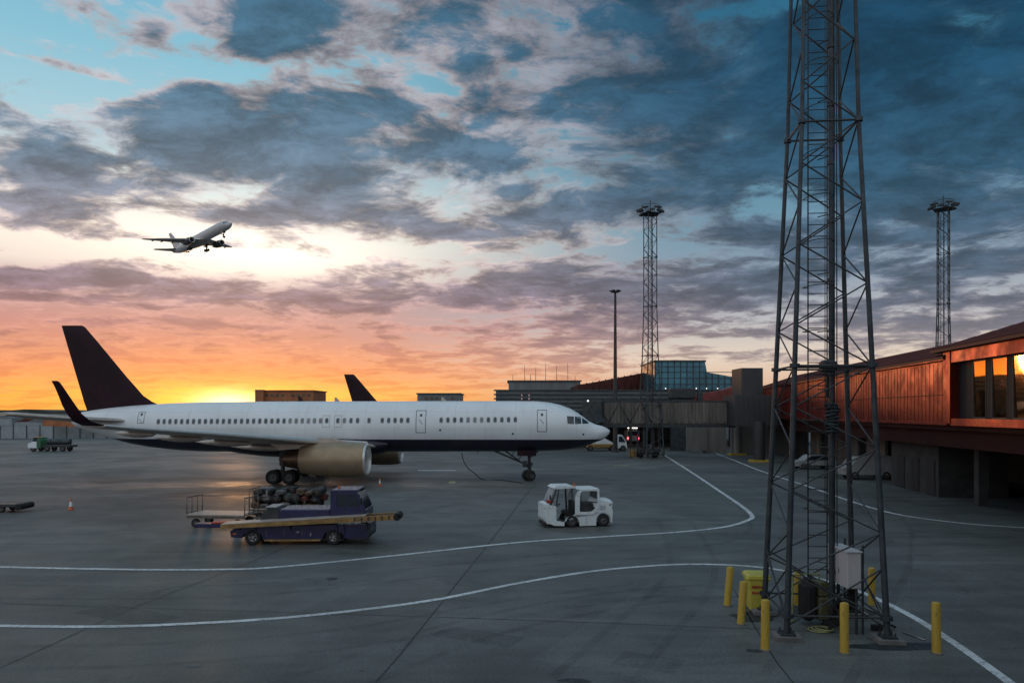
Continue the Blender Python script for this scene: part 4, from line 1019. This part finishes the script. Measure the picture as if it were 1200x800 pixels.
b.box((bx(387),(ya+yb)/2,bz(599)),(.06,yb-ya,.5)); b.box((bx(427.6),(ya+yb)/2,bz(602)),(.08,yb-ya,.32))
b.build('cab',None,bl)
MB().use('glass').quad((bx(418.7),ya,bz(577.8)),(bx(418.7),yb,bz(577.8)),(bx(427.2),yb,bz(597)),(bx(427.2),ya,bz(597))).build('windscreen',None,bl,recalc=False)
MB().use('glass').box((bx(407.5),ya+.01,bz(587)),(.95,.012,.52)).build('side_window',None,bl)
MB().use('black').box((bx(396),.9,bz(596)),(.5,1.1,.7),bev=.1).build('seat',None,bl)
b = MB().use('orange').cyl((bx(392),.9,bz(575)),(bx(392),.9,bz(571.5)),.07,.05); b.build('beacon',None,bl)
# conveyor
cv = MB(); z_l, z_r = bz(614.5), bz(603.6); xl, xr = bx(263), bx(466)
def cz(x): return z_l+(z_r-z_l)*(x-xl)/(xr-xl)
cvo = bl
b = MB().use('beam'); b.prism([(xl,z_l-.10),(xr,z_r-.13),(xr,z_r+.09),(xl,z_l+.06)],-.42,-.34); b.prism([(xl,z_l-.10),(xr,z_r-.13),(xr,z_r+.09),(xl,z_l+.06)],.36,.44); b.build('conveyor_beam',None,bl)
b = MB().use('belt'); b.prism([(xl,z_l+.062),(bx(430),cz(bx(430))+.085),(bx(430),cz(bx(430))+.12),(xl,z_l+.09)],-.43,.45); b.build('conveyor_edge',None,bl)
b = MB().use('black'); b.prism([(xl+.05,z_l+.0),(xr,z_r+.0),(xr,z_r+.05),(xl+.05,z_l+.04)],-.33,.35); b.cyl((xr+.03,-.44,z_r-.02),(xr+.03,.46,z_r-.02),.15,None,14); b.cyl((xr+.16,-.44,z_r+.02),(xr+.16,-.36,z_r+.02),.1); b.build('belt',None,bl)
b = MB().use('dsteel')
for k in range(6): b.box((xr-.3-k*.28,-.435,cz(xr-.3-k*.28)-.02),(.05,.03,.16))
b.build('beam_ribs',None,bl)
b = MB().use('dsteel')
for u in (281, 300, 340, 430): b.cyl((bx(u),-.1,cz(bx(u))-.08),(bx(u),-.1,bz(620)),.04); 
b.tube([Vector((bx(424),-.12,bz(612))),Vector((bx(434),-.12,bz(613))),Vector((bx(432),-.12,bz(630))),Vector((bx(421),-.12,bz(631)))],.035)
b.box((bx(427),.9,bz(628)),(.4,1.7,.22),bev=.04); b.build('front_guard',None,bl)
for u in (296.3, 390.6):
    for yy in (.10, 1.72):
        wb = MB(); r = .335; c = Vector((bx(u),yy,r)); wheel(wb,c,r,.24,rim='rim')
        wb.use('dark')
        for k in range(5):
            t = 2*math.pi*k/5; wb.cyl((c.x+.5*r*.66*math.cos(t)*1.0,yy-(.10),c.z+.5*r*.66*math.sin(t)),(c.x+.33*r*math.cos(t),yy-.112,c.z+.33*r*math.sin(t)),.04,None,8)
        wb.build('wheel',None,bl)
tx_ = [bx(346),bx(366)]
b = MB().use('rim'); b.box((bx(349),-.005,bz(623)),(.12,.012,.07)); b.box((bx(364),-.005,bz(626)),(.06,.012,.12)); b.build('marker_plate',None,bl)
# left arm sticking out behind
b = MB().use('bluep'); b.box((bx(254),.5,bz(616.5)),(2.0,.5,.16)); b.use('red').box((bx(262),.5,bz(613.2)),(1.2,.5,.06)); b.build('tow_arm',None,bl)

b = MB().use('dsteel'); b.box((bx(403),ya-.035,bz(600)),(.16,.02,.03)); b.build('door_handle',None,bl)
b = MB().use('black'); b.cyl((bx(421),ya-.02,bz(588)),(bx(424),ya-.26,bz(587)),.015); b.box((bx(424),ya-.28,bz(586.5)),(.05,.16,.26),bev=.02); b.build('wing_mirror',None,bl)
for u_ in (312, 333, 354): MB().use('line').box((bx(u_),-.004,bz(624)),(.012,.01,.30)).build('panel_seam',None,bl)
for yy in (.3,1.5): MB().use('rim').box((bx(433.3),yy,bz(620)),(.04,.22,.13),bev=.01).build('headlight',None,bl)
b = MB().use('dsteel'); b.tube([Vector((bx(395),-.06,bz(613))),Vector((bx(395),-.12,bz(632))),Vector((bx(403),-.12,bz(632))),Vector((bx(403),-.06,bz(613)))],.02); b.build('step',None,bl)
b = MB().use('orange'); b.box((bx(275),-.004,bz(625)),(.14,.012,.06)); b.build('side_marker',None,bl)
# ---- carts
def cart(label, u, v, ln, rails, rz=0, deckz=.62):
    o = thing('baggage_cart', label, 'baggage cart', group='baggage carts behind the blue loader'); place(o,u,v,rz)
    b = MB().use('belt'); b.box((0,.75,deckz),(ln,1.5,.08),bev=.02); b.build('deck',None,o)
    b = MB().use('rail'); b.box((0,.05,deckz-.09),(ln,.08,.12)); b.box((0,1.45,deckz-.09),(ln,.08,.12)); b.cyl((ln/2,.75,deckz-.15),(ln/2+.9,.75,.35),.04); b.build('frame',None,o)
    for side, h in rails:
        x = side*ln/2; b = MB().use('rail')
        for yy in (.05,.5,1.0,1.45): b.cyl((x,yy,deckz),(x,yy,deckz+h),.022,None,7)
        b.cyl((x,.05,deckz+h),(x,1.45,deckz+h),.026,None,7); b.cyl((x,.05,deckz+h*.1),(x,1.45,deckz+h*.1),.02,None,7); b.build('end_rail',None,o)
    for sx_ in (-.36,.36):
        for yy in (.15,1.35):
            wb = MB(); wheel(wb,(sx_*ln,yy,.22),.22,.13); wb.build('wheel',None,o)
    return o
ec = cart('empty flat baggage cart with an upright end rail left of the blue loader', 252, 619, 2.9, [(-1,.82),(1,.82)], R(-7))
lc = cart('loaded baggage cart carrying a pile of dark luggage behind the blue loader', 332, 611, 3.5, [(-1,1.0)], R(-2))
rb = random.Random(11); c = G(332,611); spots = []
lm = {'bag_a':'black','bag_b':'dark red','bag_c':'brown','bag_d':'grey'}
for layer in range(3):
    x = -1.68 + (.1*layer); 
    while x < 1.6:
        for row in (0,1):
            wd_ = rb.uniform(.30,.66); h_ = rb.uniform(.20,.38)
            if layer == 2 and rb.random() < .35: continue
            m_ = rb.choice(['bag_a','bag_a','bag_b','bag_c','bag_a','bag_d'])
            o = thing('suitcase', '%s bag in the luggage pile on the cart behind the blue loader' % lm[m_], 'suitcase', (c.x+x+wd_/2, c.y+.38+row*.75, .665+layer*.31+(.04*rb.random() if layer else 0)), rb.uniform(-.3,.3), 'luggage piled on the baggage cart')
            o.rotation_euler.x = rb.uniform(-.12,.12) if layer else 0; o.rotation_euler.y = rb.uniform(-.28,.28) if layer else 0
            MB().box((0,0,h_/2),(wd_,.66,h_),bev=.06).build('case',m_,o)
            b = MB().tube([Vector((-.10,-.33,h_*.55)),Vector((-.09,-.38,h_*.6)),Vector((.09,-.38,h_*.6)),Vector((.10,-.33,h_*.55))],.014,6); b.build('handle','black' if m_!='bag_a' else 'rail',o)
            MB().box((0,-.332,h_*.5),(.03,.012,h_*.8)).build('strap',rb.choice(['rail','rail','bag_d','white','bag_b']),o)
        x += rb.uniform(.44,.58)

# ---- white tug, faces left
tg = thing('tow_tractor', 'white open-sided tow tractor with rounded cab and low rear body', 'vehicle')
place(tg, 678.5, 617.5, R(180+11))
ts = 24.4
def tx(u): return -(u-679)/ts     # local +x is forward = left in the photo
def tz(v): return (617.5-v)/ts
W_ = 1.35
# local y: near side is +y after the half turn -> use y from 0 (near) to -W_
def tp(b, pts, y0, y1): return b.prism([(tx(u),tz(v)) for u, v in pts], y0, y1)
def arc(uc, vc, r, a0, a1, n=9): return [(uc+r*math.cos(R(a0+(a1-a0)*i/(n-1))), vc-r*math.sin(R(a0+(a1-a0)*i/(n-1)))) for i in range(n)]
low = [(638,590),(638.5,606),(641,611.5),(650,615),(661.5,615.5)] + arc(670.5,613,9.2,190,0) + [(680,616),(699,616)] + arc(709,611,9.6,205,-15) + [(719.5,614),(720.5,600),(718.5,591),(714,588),(703,586),(701,593),(695,600),(688,602.5),(674,602.5),(668,605),(661,611),(652,609),(651.5,592)]
b = MB().use('white'); tp(b, low, -.06, 0); tp(b, low, -W_, -W_+.06); b.build('side_panel',None,tg)
b = MB().use('white'); b.prism([(tx(637.5),tz(590)),(tx(637.2),tz(607)),(tx(641),tz(613)),(tx(643.5),tz(613)),(tx(643.5),tz(589))],-W_+.05,-.05); b.build('nose',None,tg)
b = MB().use('white'); b.box((tx(710),-W_/2,tz(592)),(.98,W_-.1,.45),bev=.12); b.box((tx(694),-W_/2,tz(608)),(2.0,W_-.16,.35)); b.build('rear_body',None,tg)
b = MB().use('dsteel'); b.box((tx(668),-W_/2,tz(612.2)),(1.5,W_-.14,.08)); b.build('floor',None,tg)
b = MB().use('black'); b.box((tx(671),-W_/2,tz(602)),(.55,W_*.7,.22),bev=.06); b.box((tx(675),-W_/2,tz(594)),(.14,W_*.7,.5),bev=.05); b.build('seat',None,tg)
# roof and posts
b = MB().use('white'); b.prism([(tx(648.5),tz(571.5)),(tx(653),tz(569)),(tx(672),tz(569)),(tx(676),tz(571)),(tx(676),tz(571.8)),(tx(650),tz(572.4))],-W_+.03,-.03); b.build('roof',None,tg)
b = MB().use('dsteel')
for y_ in (-.05,-W_+.05):
    b.cyl((tx(645),y_,tz(591)),(tx(652),y_,tz(573)),.04,None,8); b.cyl((tx(672.5),y_,tz(602)),(tx(671),y_,tz(572)),.045,None,8); b.cyl((tx(652),y_,tz(592)),(tx(655),y_,tz(573)),.03,None,8)
b.build('cab_frame',None,tg)
b = MB().use('tugglass'); M['tugglass'] = mat('pale reflective windscreen', (.35,.37,.40), .08, .7, .2, 3)
b.quad((tx(643),-.10,tz(589)),(tx(643),-W_+.10,tz(589)),(tx(650.5),-W_+.10,tz(572.8)),(tx(650.5),-.10,tz(572.8))); b.build('windscreen',None,tg,recalc=False)
b = MB().use('red'); b.box((tx(645),-.2,tz(587)),(.28,.3,.12)); b.build('front_light',None,tg)
b = MB().use('black'); b.cyl((tx(655),-.5,tz(600)),(tx(652),-.5,tz(593)),.025); b.torus((tx(655.5),-.5,tz(593)),(.6,0,1),.17,.018,16,6); b.build('steering_wheel',None,tg)
b = MB().use('white'); b.box((tx(689.5),-W_/2,tz(573.0)),(1.12,W_,.05),bev=.02); b.box((tx(702.8),-W_/2,tz(575)),(.06,W_,.16)); b.box((tx(702.8),-W_/2,tz(589)),(.06,W_,.3)); b.build('cab_roof_rear',None,tg)
MB().use('glass').box((tx(702.8),-W_/2,tz(581)),(.02,W_-.1,.42)).build('rear_window',None,tg)
b = MB().use('dsteel').box((tx(688),-W_/2,tz(596)),(.7,W_-.2,.5),bev=.05); b.build('engine_cover',None,tg)
# sliding door frame (pushed back) with open window
b = MB().use('white')
out = [(674,603),(674,583),(676,577),(680.5,573),(703.5,573),(703.5,594),(700,600),(695,603)]
inn = [(679.5,597),(680,581.5),(681,576.5),(683,575.2),(701,575.2),(701.3,592),(698,597.5),(693,599.5),(680,599.5)]
def ringprism(b, outer, inner, y0, y1):
    import bmesh
    A = [(tx(u),tz(v)) for u,v in outer]; B = [(tx(u),tz(v)) for u,v in inner]
    # sample both outlines by angle about a centre
    cx_, cz_ = sum(p[0] for p in B)/len(B), sum(p[1] for p in B)/len(B); n = 40
    def ray(poly, t):
        d = (math.cos(t), math.sin(t)); best = None
        for i in range(len(poly)):
            p, q_ = poly[i], poly[(i+1) % len(poly)]; ex, ez = q_[0]-p[0], q_[1]-p[1]; den = d[0]*ez-d[1]*ex
            if abs(den) < 1e-9: continue
            k = ((p[0]-cx_)*ez-(p[1]-cz_)*ex)/den; m_ = ((p[0]-cx_)*d[1]-(p[1]-cz_)*d[0])/den
            if k > 0 and -1e-6 <= m_ <= 1+1e-6 and (best is None or k > best): best = k
        return (cx_+d[0]*best, cz_+d[1]*best)
    ts_ = [2*math.pi*i/n for i in range(n)]; a = [ray(A,t) for t in ts_]; c_ = [ray(B,t) for t in ts_]
    vs = [(x,y0,z) for x,z in a]+[(x,y0,z) for x,z in c_]+[(x,y1,z) for x,z in a]+[(x,y1,z) for x,z in c_]; fs = []
    for i in range(n):
        j = (i+1) % n; fs += [(i,j,n+j,n+i),(2*n+i,3*n+i,3*n+j,2*n+j),(i,2*n+i,2*n+j,j),(n+i,n+j,3*n+j,3*n+i)]
    b.add(vs, fs)
ringprism(b, out, inn, .0, .05); ringprism(b, out, inn, -W_, -W_+.04); b.build('door',None,tg)
b = MB().use('dsteel'); b.box((tx(690.5),.025,tz(588.3)),(.86,.03,.05)); b.box((tx(681),.02,tz(587)),(.05,.04,.9)); b.build('door_bar',None,tg)
b = MB().use('glass'); b.box((tx(638.2),-.25,tz(596)),(.04,.12,.28),bev=.02); b.box((tx(638.2),-1.05,tz(596)),(.04,.12,.28),bev=.02); b.build('headlight',None,tg)
MB().use('orange').cyl((tx(675),-.3,tz(571)),(tx(675),-.3,tz(567)),.06,.04).build('beacon',None,tg)
for k in range(5): MB().use('line').box((tx(708),.002,tz(593+k*1.2)),(.30,.012,.018)).build('vent_slot',None,tg)
MB().use('line').box((tx(688),.003,tz(609)),(.012,.012,.42)).build('panel_seam',None,tg)
b = MB().use('black'); b.box((tx(639.5),-W_/2,tz(613.5)),(.12,W_-.1,.16),bev=.03); b.box((tx(720.5),-W_/2,tz(612)),(.12,.5,.2),bev=.03); b.box((tx(719.5),-W_/2,tz(612)),(.1,W_-.2,.12),bev=.03); b.build('bumper',None,tg)
b = MB().use('black'); b.cyl((tx(646),.0,tz(584)),(tx(643),.18,tz(583)),.014); b.box((tx(643),.22,tz(581)),(.04,.14,.22),bev=.02); b.build('wing_mirror',None,tg)
MB().use('line').box((tx(717),.002,tz(592)),(.10,.02,.07)).build('tail_light',None,tg)
for u, r in ((670.5,.30),(709,.31)):
    for yy in (-.09,-W_+.09):
        wb = MB(); wheel(wb,(tx(u),yy,r),r,.2); wb.build('wheel',None,tg)

# ---- small tank truck far left
tt = thing('tank_truck', 'small white and green service truck parked far off at the left', 'truck'); place(tt, 62, 528.5, R(180)); 
b = MB().use('white'); b.prism([(1.7,.5),(2.9,.5),(2.95,1.1),(2.5,1.3),(2.3,1.4),(1.7,1.4)],-1,1); b.build('cab',None,tt)
MB().use('glass').prism([(1.75,1.4),(2.3,1.4),(2.15,2.0),(1.75,2.0)],-.9,.9).build('windscreen',None,tt)
MB().use('green').prism([(1.15,.5),(1.68,.5),(1.68,1.8),(1.4,1.95),(1.15,1.5)],-.95,.95).build('side_box',None,tt)
MB().use('dsteel').box((-1.0,0,.75),(3.8,2.0,.3)).build('chassis',None,tt)
MB().use('galv').lathe([(0,.01),(.1,.42),(3.2,.42),(3.3,.01)],(.7,0,1.35),(-1,0,0),16).build('tank',None,tt)
for x in (2.2,.3,-1.9):
    for yy in (-.85,.85):
        wb = MB(); wheel(wb,(x,yy,.42),.42,.28); wb.build('wheel',None,tt)

# ---- cart frame entering the frame at the left edge
dl = thing('towed_dolly','low dark dolly with a pale top edge at the left edge of the apron','dolly'); place(dl, -22, 599, R(3))
b = MB().use('dsteel').box((0,0,.38),(4.6,1.3,.16),bev=.03); b.use('belt').box((0,-.6,.49),(4.4,.1,.05)); b.build('deck',None,dl)
b = MB().use('black').cyl((2.3,-.5,.3),(2.45,-.5,.3),.16).cyl((2.35,-.65,.3),(2.35,.65,.3),.17,None,14); b.build('roller',None,dl)
for x in (-1.6,1.4):
    for yy in (-.5,.5):
        wb = MB(); wheel(wb,(x,yy,.2),.2,.14); wb.build('wheel',None,dl)

# ---- traffic cones
def cone(u, v, h, label):
    o = thing('traffic_cone', label, 'traffic cone', group='traffic cones on the apron'); place(o,u,v)
    MB().box((0,0,.03),(.42*h,.42*h,.06),bev=.015).build('base','orange',o)
    b = MB(); r0 = .17*h
    for k, m_ in enumerate(('orange','white','white','orange','orange')):
        a, c_ = k/5, (k+1)/5; b.use(m_).cyl((0,0,.06+a*h),(0,0,.06+c_*h),r0*(1-a*.85),r0*(1-c_*.85),14,False)
    b.build('cone_body',None,o)
cone(83, 597, .66, 'orange and white traffic cone standing alone near the left edge')
cone(445, 569, .62, 'reddish traffic cone under the airliner beside the engine')
cone(112, 513.5+3, .6, 'tiny traffic cone far off by the perimeter fence') if False else None

# ---- vehicles beyond the nose
tk = thing('catering_truck','low white and yellow service vehicle parked behind the airliner nose','vehicle'); place(tk, 712, 528.5, 0)
b = MB().use('beam').box((-.9,1,.75),(3.9,1.9,.6),bev=.1); b.build('body',None,tk)
b = MB().use('white').prism([(-2.4,1.05),(-1.2,1.05),(1.1,1.05),(-.7,2.0),(-1.5,1.7)],.15,1.85); b.build('hood',None,tk)
b = MB().use('white').prism([(1.4,.45),(2.8,.45),(2.7,1.3),(2.1,2.3),(1.4,2.3)],.1,1.9); b.build('cab',None,tk)
MB().use('glass').prism([(1.6,1.3),(2.55,1.3),(2.05,2.1),(1.6,2.1)],.06,.10).build('side_window',None,tk)
for x in (-2.4,.7,2.2):
    wb = MB(); wheel(wb,(x,.15,.42),.42,.28); wb.build('wheel',None,tk); wb = MB(); wheel(wb,(x,1.8,.42),.42,.28); wb.build('wheel',None,tk)
bs = thing('minibus','pale blue bus seen from behind with red tail lights lit beneath the jet bridge','bus'); place(bs, 742, 520, R(-3))
b = MB().use('white').box((0,2.6,1.35),(2.2,5.0,2.1),bev=.25); b.build('body',None,bs)
MB().use('glass').box((0,.09,1.85),(1.7,.06,.75),bev=.02).build('rear_window',None,bs)
MB().use('lampglow').box((-.05,.6,2.78),(1.7,.1,.22)).build('roof_light',None,bs)
for x in (-.9,.9): MB().use('taillamp').box((x,.06,1.0),(.24,.06,.26),bev=.02).build('tail_light',None,bs)
MB().use('dsteel').box((0,.2,.42),(2.1,.3,.24)).build('bumper',None,bs)
for x in (-.8,.8):
    for yy in (.9,4.2):
        wb = MB(); wheel(wb,(x,yy,.38),.38,.25,(1,0,0)); wb.build('wheel',None,bs)
cr = thing('yellow_crate','worn yellow crate standing right of the airliner nose','crate'); place(cr, 743, 536)
b = MB().use('beam').box((0,.4,.5),(1.0,.8,.95),bev=.04); b.build('box',None,cr); b = MB().use('dsteel')
for k in (-.5,0,.5): b.box((k*.92,-.015,.5),(.05,.04,.9))
b.build('frame',None,cr)
kb = thing('control_cabinet','grey control cabinet among small yellow posts at the mast foot','cabinet'); place(kb, 765, 534)
MB().use('cab').box((0,.3,1.0),(.5,.5,1.0),bev=.03).build('cabinet_body',None,kb); MB().use('dsteel').box((0,.3,.25),(.3,.3,.5)).build('stand',None,kb)
for k,(u,v) in enumerate(((757,534.5),(760,536),(772,533),(777,535))):
    o = thing('guard_post','short yellow guard post beside the grey control cabinet','bollard',group='guard posts at the distant mast'); place(o,u,v); MB().cyl((0,0,0),(0,0,1.0),.1,None,10).build('post','yellow',o)

# ---- vehicles under the terminal
def van(label, u, v, rz, cat='van', m_='shadewhite'):
    o = thing('parked_van', label, cat); place(o,u,v,rz)
    b = MB().use(m_).prism([(-2.3,.4),(2.2,.4),(2.3,.95),(1.7,1.15),(1.1,1.85),(-2.2,1.9),(-2.35,1.2)],0,1.75); b.build('body',None,o)
    MB().use('glass').prism([(.1,1.15),(1.45,1.15),(1.0,1.72),(.1,1.75)],-.012,.002).build('side_window',None,o)
    MB().use('glass').add([(1.72,.12,1.16),(1.72,1.63,1.16),(1.12,1.63,1.83),(1.12,.12,1.83)],[(0,1,2,3)]).build('windscreen',None,o,recalc=False)
    for x in (-1.4,1.35):
        for yy in (.08,1.67):
            wb = MB(); wheel(wb,(x,yy,.34),.34,.22); wb.build('wheel',None,o)
    for yy in (.2,1.5): MB().use('rim').box((2.27,yy,.82),(.06,.28,.15)).build('headlight',None,o)
    return o
v1 = van('white van parked under the red terminal behind the mast', 1020, 562, R(180))
v1.scale = (.93,1,1)
v1.location.y += 1.7
car = thing('parked_car','white car parked beneath the terminal seen left of the mast ladder','car'); place(car, 953, 549, R(180))
b = MB().use('shadewhite').prism([(-2,.3),(2,.3),(2.05,.7),(1.2,.85),(.6,1.35),(-1.0,1.4),(-1.8,.9),(-2.05,.8)],-.85,.85); b.build('body',None,car); MB().use('glass').prism([(-1.3,.9),(1.05,.88),(.5,1.3),(-.95,1.34)],-.87,.87).build('side_window',None,car)
for x in (-1.25,1.25):
    for yy in (-.8,.8):
        wb = MB(); wheel(wb,(x,yy,.31),.31,.2); wb.build('wheel',None,car)
oc_ = thing('orange_stand','orange maintenance stand beneath the terminal behind the mast ladder','work stand'); place(oc_, 972, 545)
b = MB().use('beam')
for x in (-.7,.7):
    for yy in (0,1.2): b.cyl((x,yy,0),(x,yy,2.9),.05)
b.cyl((-.7,0,.2),(.7,0,2.7),.04); b.cyl((.7,0,.2),(-.7,0,2.7),.04); b.box((0,.6,1.6),(1.4,1.2,.06)); b.box((0,.6,2.9),(1.4,1.2,.06)); b.build('frame',None,oc_)
cb = thing('barrier_block','dark concrete barrier block beneath the terminal by the pier','barrier'); place(cb, 1085, 568)
MB().use('conc').prism([(-1.4,0),(1.4,0),(1.3,.3),(1.1,.9),(-1.1,.9),(-1.3,.3)],0,.6).build('block',None,cb)

# ================================================================== FOREGROUND ROUND THE MAST
def bollard(u, v, h, label, lean=0):
    o = thing('bollard', label, 'bollard', group='yellow bollards round the mast'); place(o,u,v); r = .098
    b = MB(); b.lathe([(0,r),(h-.05,r),(h-.015,r*.88),(h,r*.5),(h+.004,.001)],(0,0,0),(lean,0,1),18); b.build('post','yellow',o)
    MB().cyl((0,0,.002),(0,0,.03),r*1.45,None,18).build('base_plate','conc',o)
bollard(852, 709.5, 1.12, 'yellow bollard furthest left, leaning slightly, left of the yellow bin', .085)
bollard(868, 731, 1.12, 'leaning yellow bollard directly in front of the yellow bin', .07)
bollard(896.5, 761, 1.17, 'yellow bollard in front of the mast left leg, nearest on the left', .01)
bollard(989.5, 765, 1.16, 'yellow bollard between the two front legs of the mast', .0)
bollard(1097.5, 765, 1.17, 'yellow bollard on the white line right of the mast', -.01)
bollard(934, 709, 1.02, 'yellow bollard behind the mast between left leg and dark equipment', .02)
bollard(1021.5, 709, 1.08, 'yellow bollard behind the mast right of the white cabinet', .0)
# wheelie bin
bn_ = thing('wheelie_bin','yellow wheelie bin with red lettering beside the mast left leg','bin'); place(bn_, 889, 717.5, R(-6))
b = MB().use('binyel'); rg = []
for z, a, c_ in ((.06,.22,.27),(.5,.255,.30),(.92,.29,.34)): rg.append([Vector((x*a, .33+y*c_, z)) for x, y in ((-.8,-1),(.8,-1),(1,-.8),(1,.8),(.8,1),(-.8,1),(-1,.8),(-1,-.8))])
b.loft(rg,smooth=False); b.build('body',None,bn_)
b = MB().use('binyel').box((0,.33,.93),(.66,.76,.05),bev=.02); b.build('rim',None,bn_)
b = MB().use('binyel'); rg = []
for z, k in ((.955,1.0),(1.0,.98),(1.04,.8),(1.05,.5)): rg.append([Vector((x*.33*k, .33+y*.37*k, z)) for x, y in ((-.8,-1),(.8,-1),(1,-.8),(1,.8),(.8,1),(-.8,1),(-1,.8),(-1,-.8))])
b.loft(rg,smooth=False); b.build('lid',None,bn_)
for x in (-.25,.25):
    wb = MB(); wheel(wb,(x,.66,.10),.10,.06,(1,0,0)); wb.build('wheel',None,bn_)
b = MB().use('red'); rl = random.Random(5)
for z in (.70,.54):
    x = -.17
    while x < .17: wl = rl.uniform(.035,.06); b.box((x+wl/2,.33-(.265+.081*z)-.006,z+rl.uniform(-.004,.004)),(wl,.012,rl.uniform(.05,.07))); x += wl+.012
b.build('lettering',None,bn_)
# white cabinet
wc = thing('electrical_cabinet','tall pale grey electrical cabinet on posts inside the mast right side','cabinet',(8.47,19.15,0),0)
b = MB().use('cab').box((0,0,1.58),(.35,1.15,.90),bev=.02); b.build('cabinet_body',None,wc)
b = MB().use('line'); b.box((-.177,-.05,1.58),(.006,.012,.82)); b.box((-.177,.3,1.58),(.006,.012,.82)); b.build('door_seam',None,wc)
MB().use('cab').box((0,0,2.045),(.40,1.2,.03)).build('cabinet_roof',None,wc)
b = MB().use('dsteel')
for yy in (-.5,.5): b.cyl((.08,yy,0),(.08,yy,1.15),.035); b.cyl((.24,yy,0),(.24,yy,2.2),.03)
b.build('post',None,wc)
MB().use('rim').box((-.185,-.1,1.5),(.02,.03,.12)).build('door_handle',None,wc)
b = MB().use('black')
for k in range(6): b.tube(smooth_path([Vector((-.1+.06*k,-.45+.06*k,1.13)),Vector((-.15+.05*k,-.42,.7)),Vector((-.3,-.35+.1*k,.25)),Vector((-.5,-.3+.1*k,.05))],4),.022,6)
b.build('cables',None,wc)
# ground power gear under the mast
gp_ = thing('ground_power_unit','dark and olive ground equipment with reels standing inside the mast base','machinery',(7.95,19.55,0),R(8))
b = MB().use('black').box((-.28,.0,.62),(.34,.5,1.0),bev=.1); b.cyl((-.28,0,1.0),(-.28,0,1.22),.14,.1); b.build('tank_body',None,gp_)
b = MB().use('olive'); M['olive'] = mat('olive yellow housing', (.085,.085,.04), .6, 0, .35, 4, dirt=((.05,.045,.03), .7)); b.box((.10,-.05,.45),(.42,.5,.6),bev=.05); b.box((.05,-.05,.95),(.26,.4,.4),bev=.04); b.build('housing',None,gp_)
b = MB(); b.use('black').torus((.42,-.28,.36),(.35,-1,0),.26,.07,24,8).torus((.42,-.20,.36),(.35,-1,0),.20,.06,24,8); b.use('rail').cyl((.42,-.35,.36),(.42,-.1,.36),.08); b.build('cable_reel',None,gp_)
b = MB().use('hose'); b.cyl((-.5,.35,1.22),(.25,.35,1.22),.02); b.cyl((-.5,.35,0),(-.5,.35,1.22),.02); b.cyl((.25,.35,0),(.25,.35,1.22),.02); b.build('guard_rail',None,gp_)
b = MB()
for k in range(3): b.torus((-.20+.05*k,-.62-.03*k,.03+.025*k),(.03*k,.03,1),.27-.03*k,.013,28,6)
tag(b.build('coiled_hose','hose'),'loose pale yellow hose coiled on the ground in front of the mast equipment','hose').location = (7.95,19.55,0)
# scatter of small hardware by the mast feet
tag(MB().tube([Vector((9.15,18.95,.04)),Vector((9.5,19.0,.16)),Vector((9.75,19.1,.05))],.03,6).box((9.2,18.95,.08),(.25,.12,.14)).build('wheel_chock','black'),'small black chock with a bent bar on the ground right of the mast','wheel chock')
tag(MB().tube([Vector((9.75,18.75,.02)),Vector((9.95,18.1,.02))],.02,6).build('loose_rod','rim'),'thin pale rod lying on the asphalt right of the mast leg','rod')
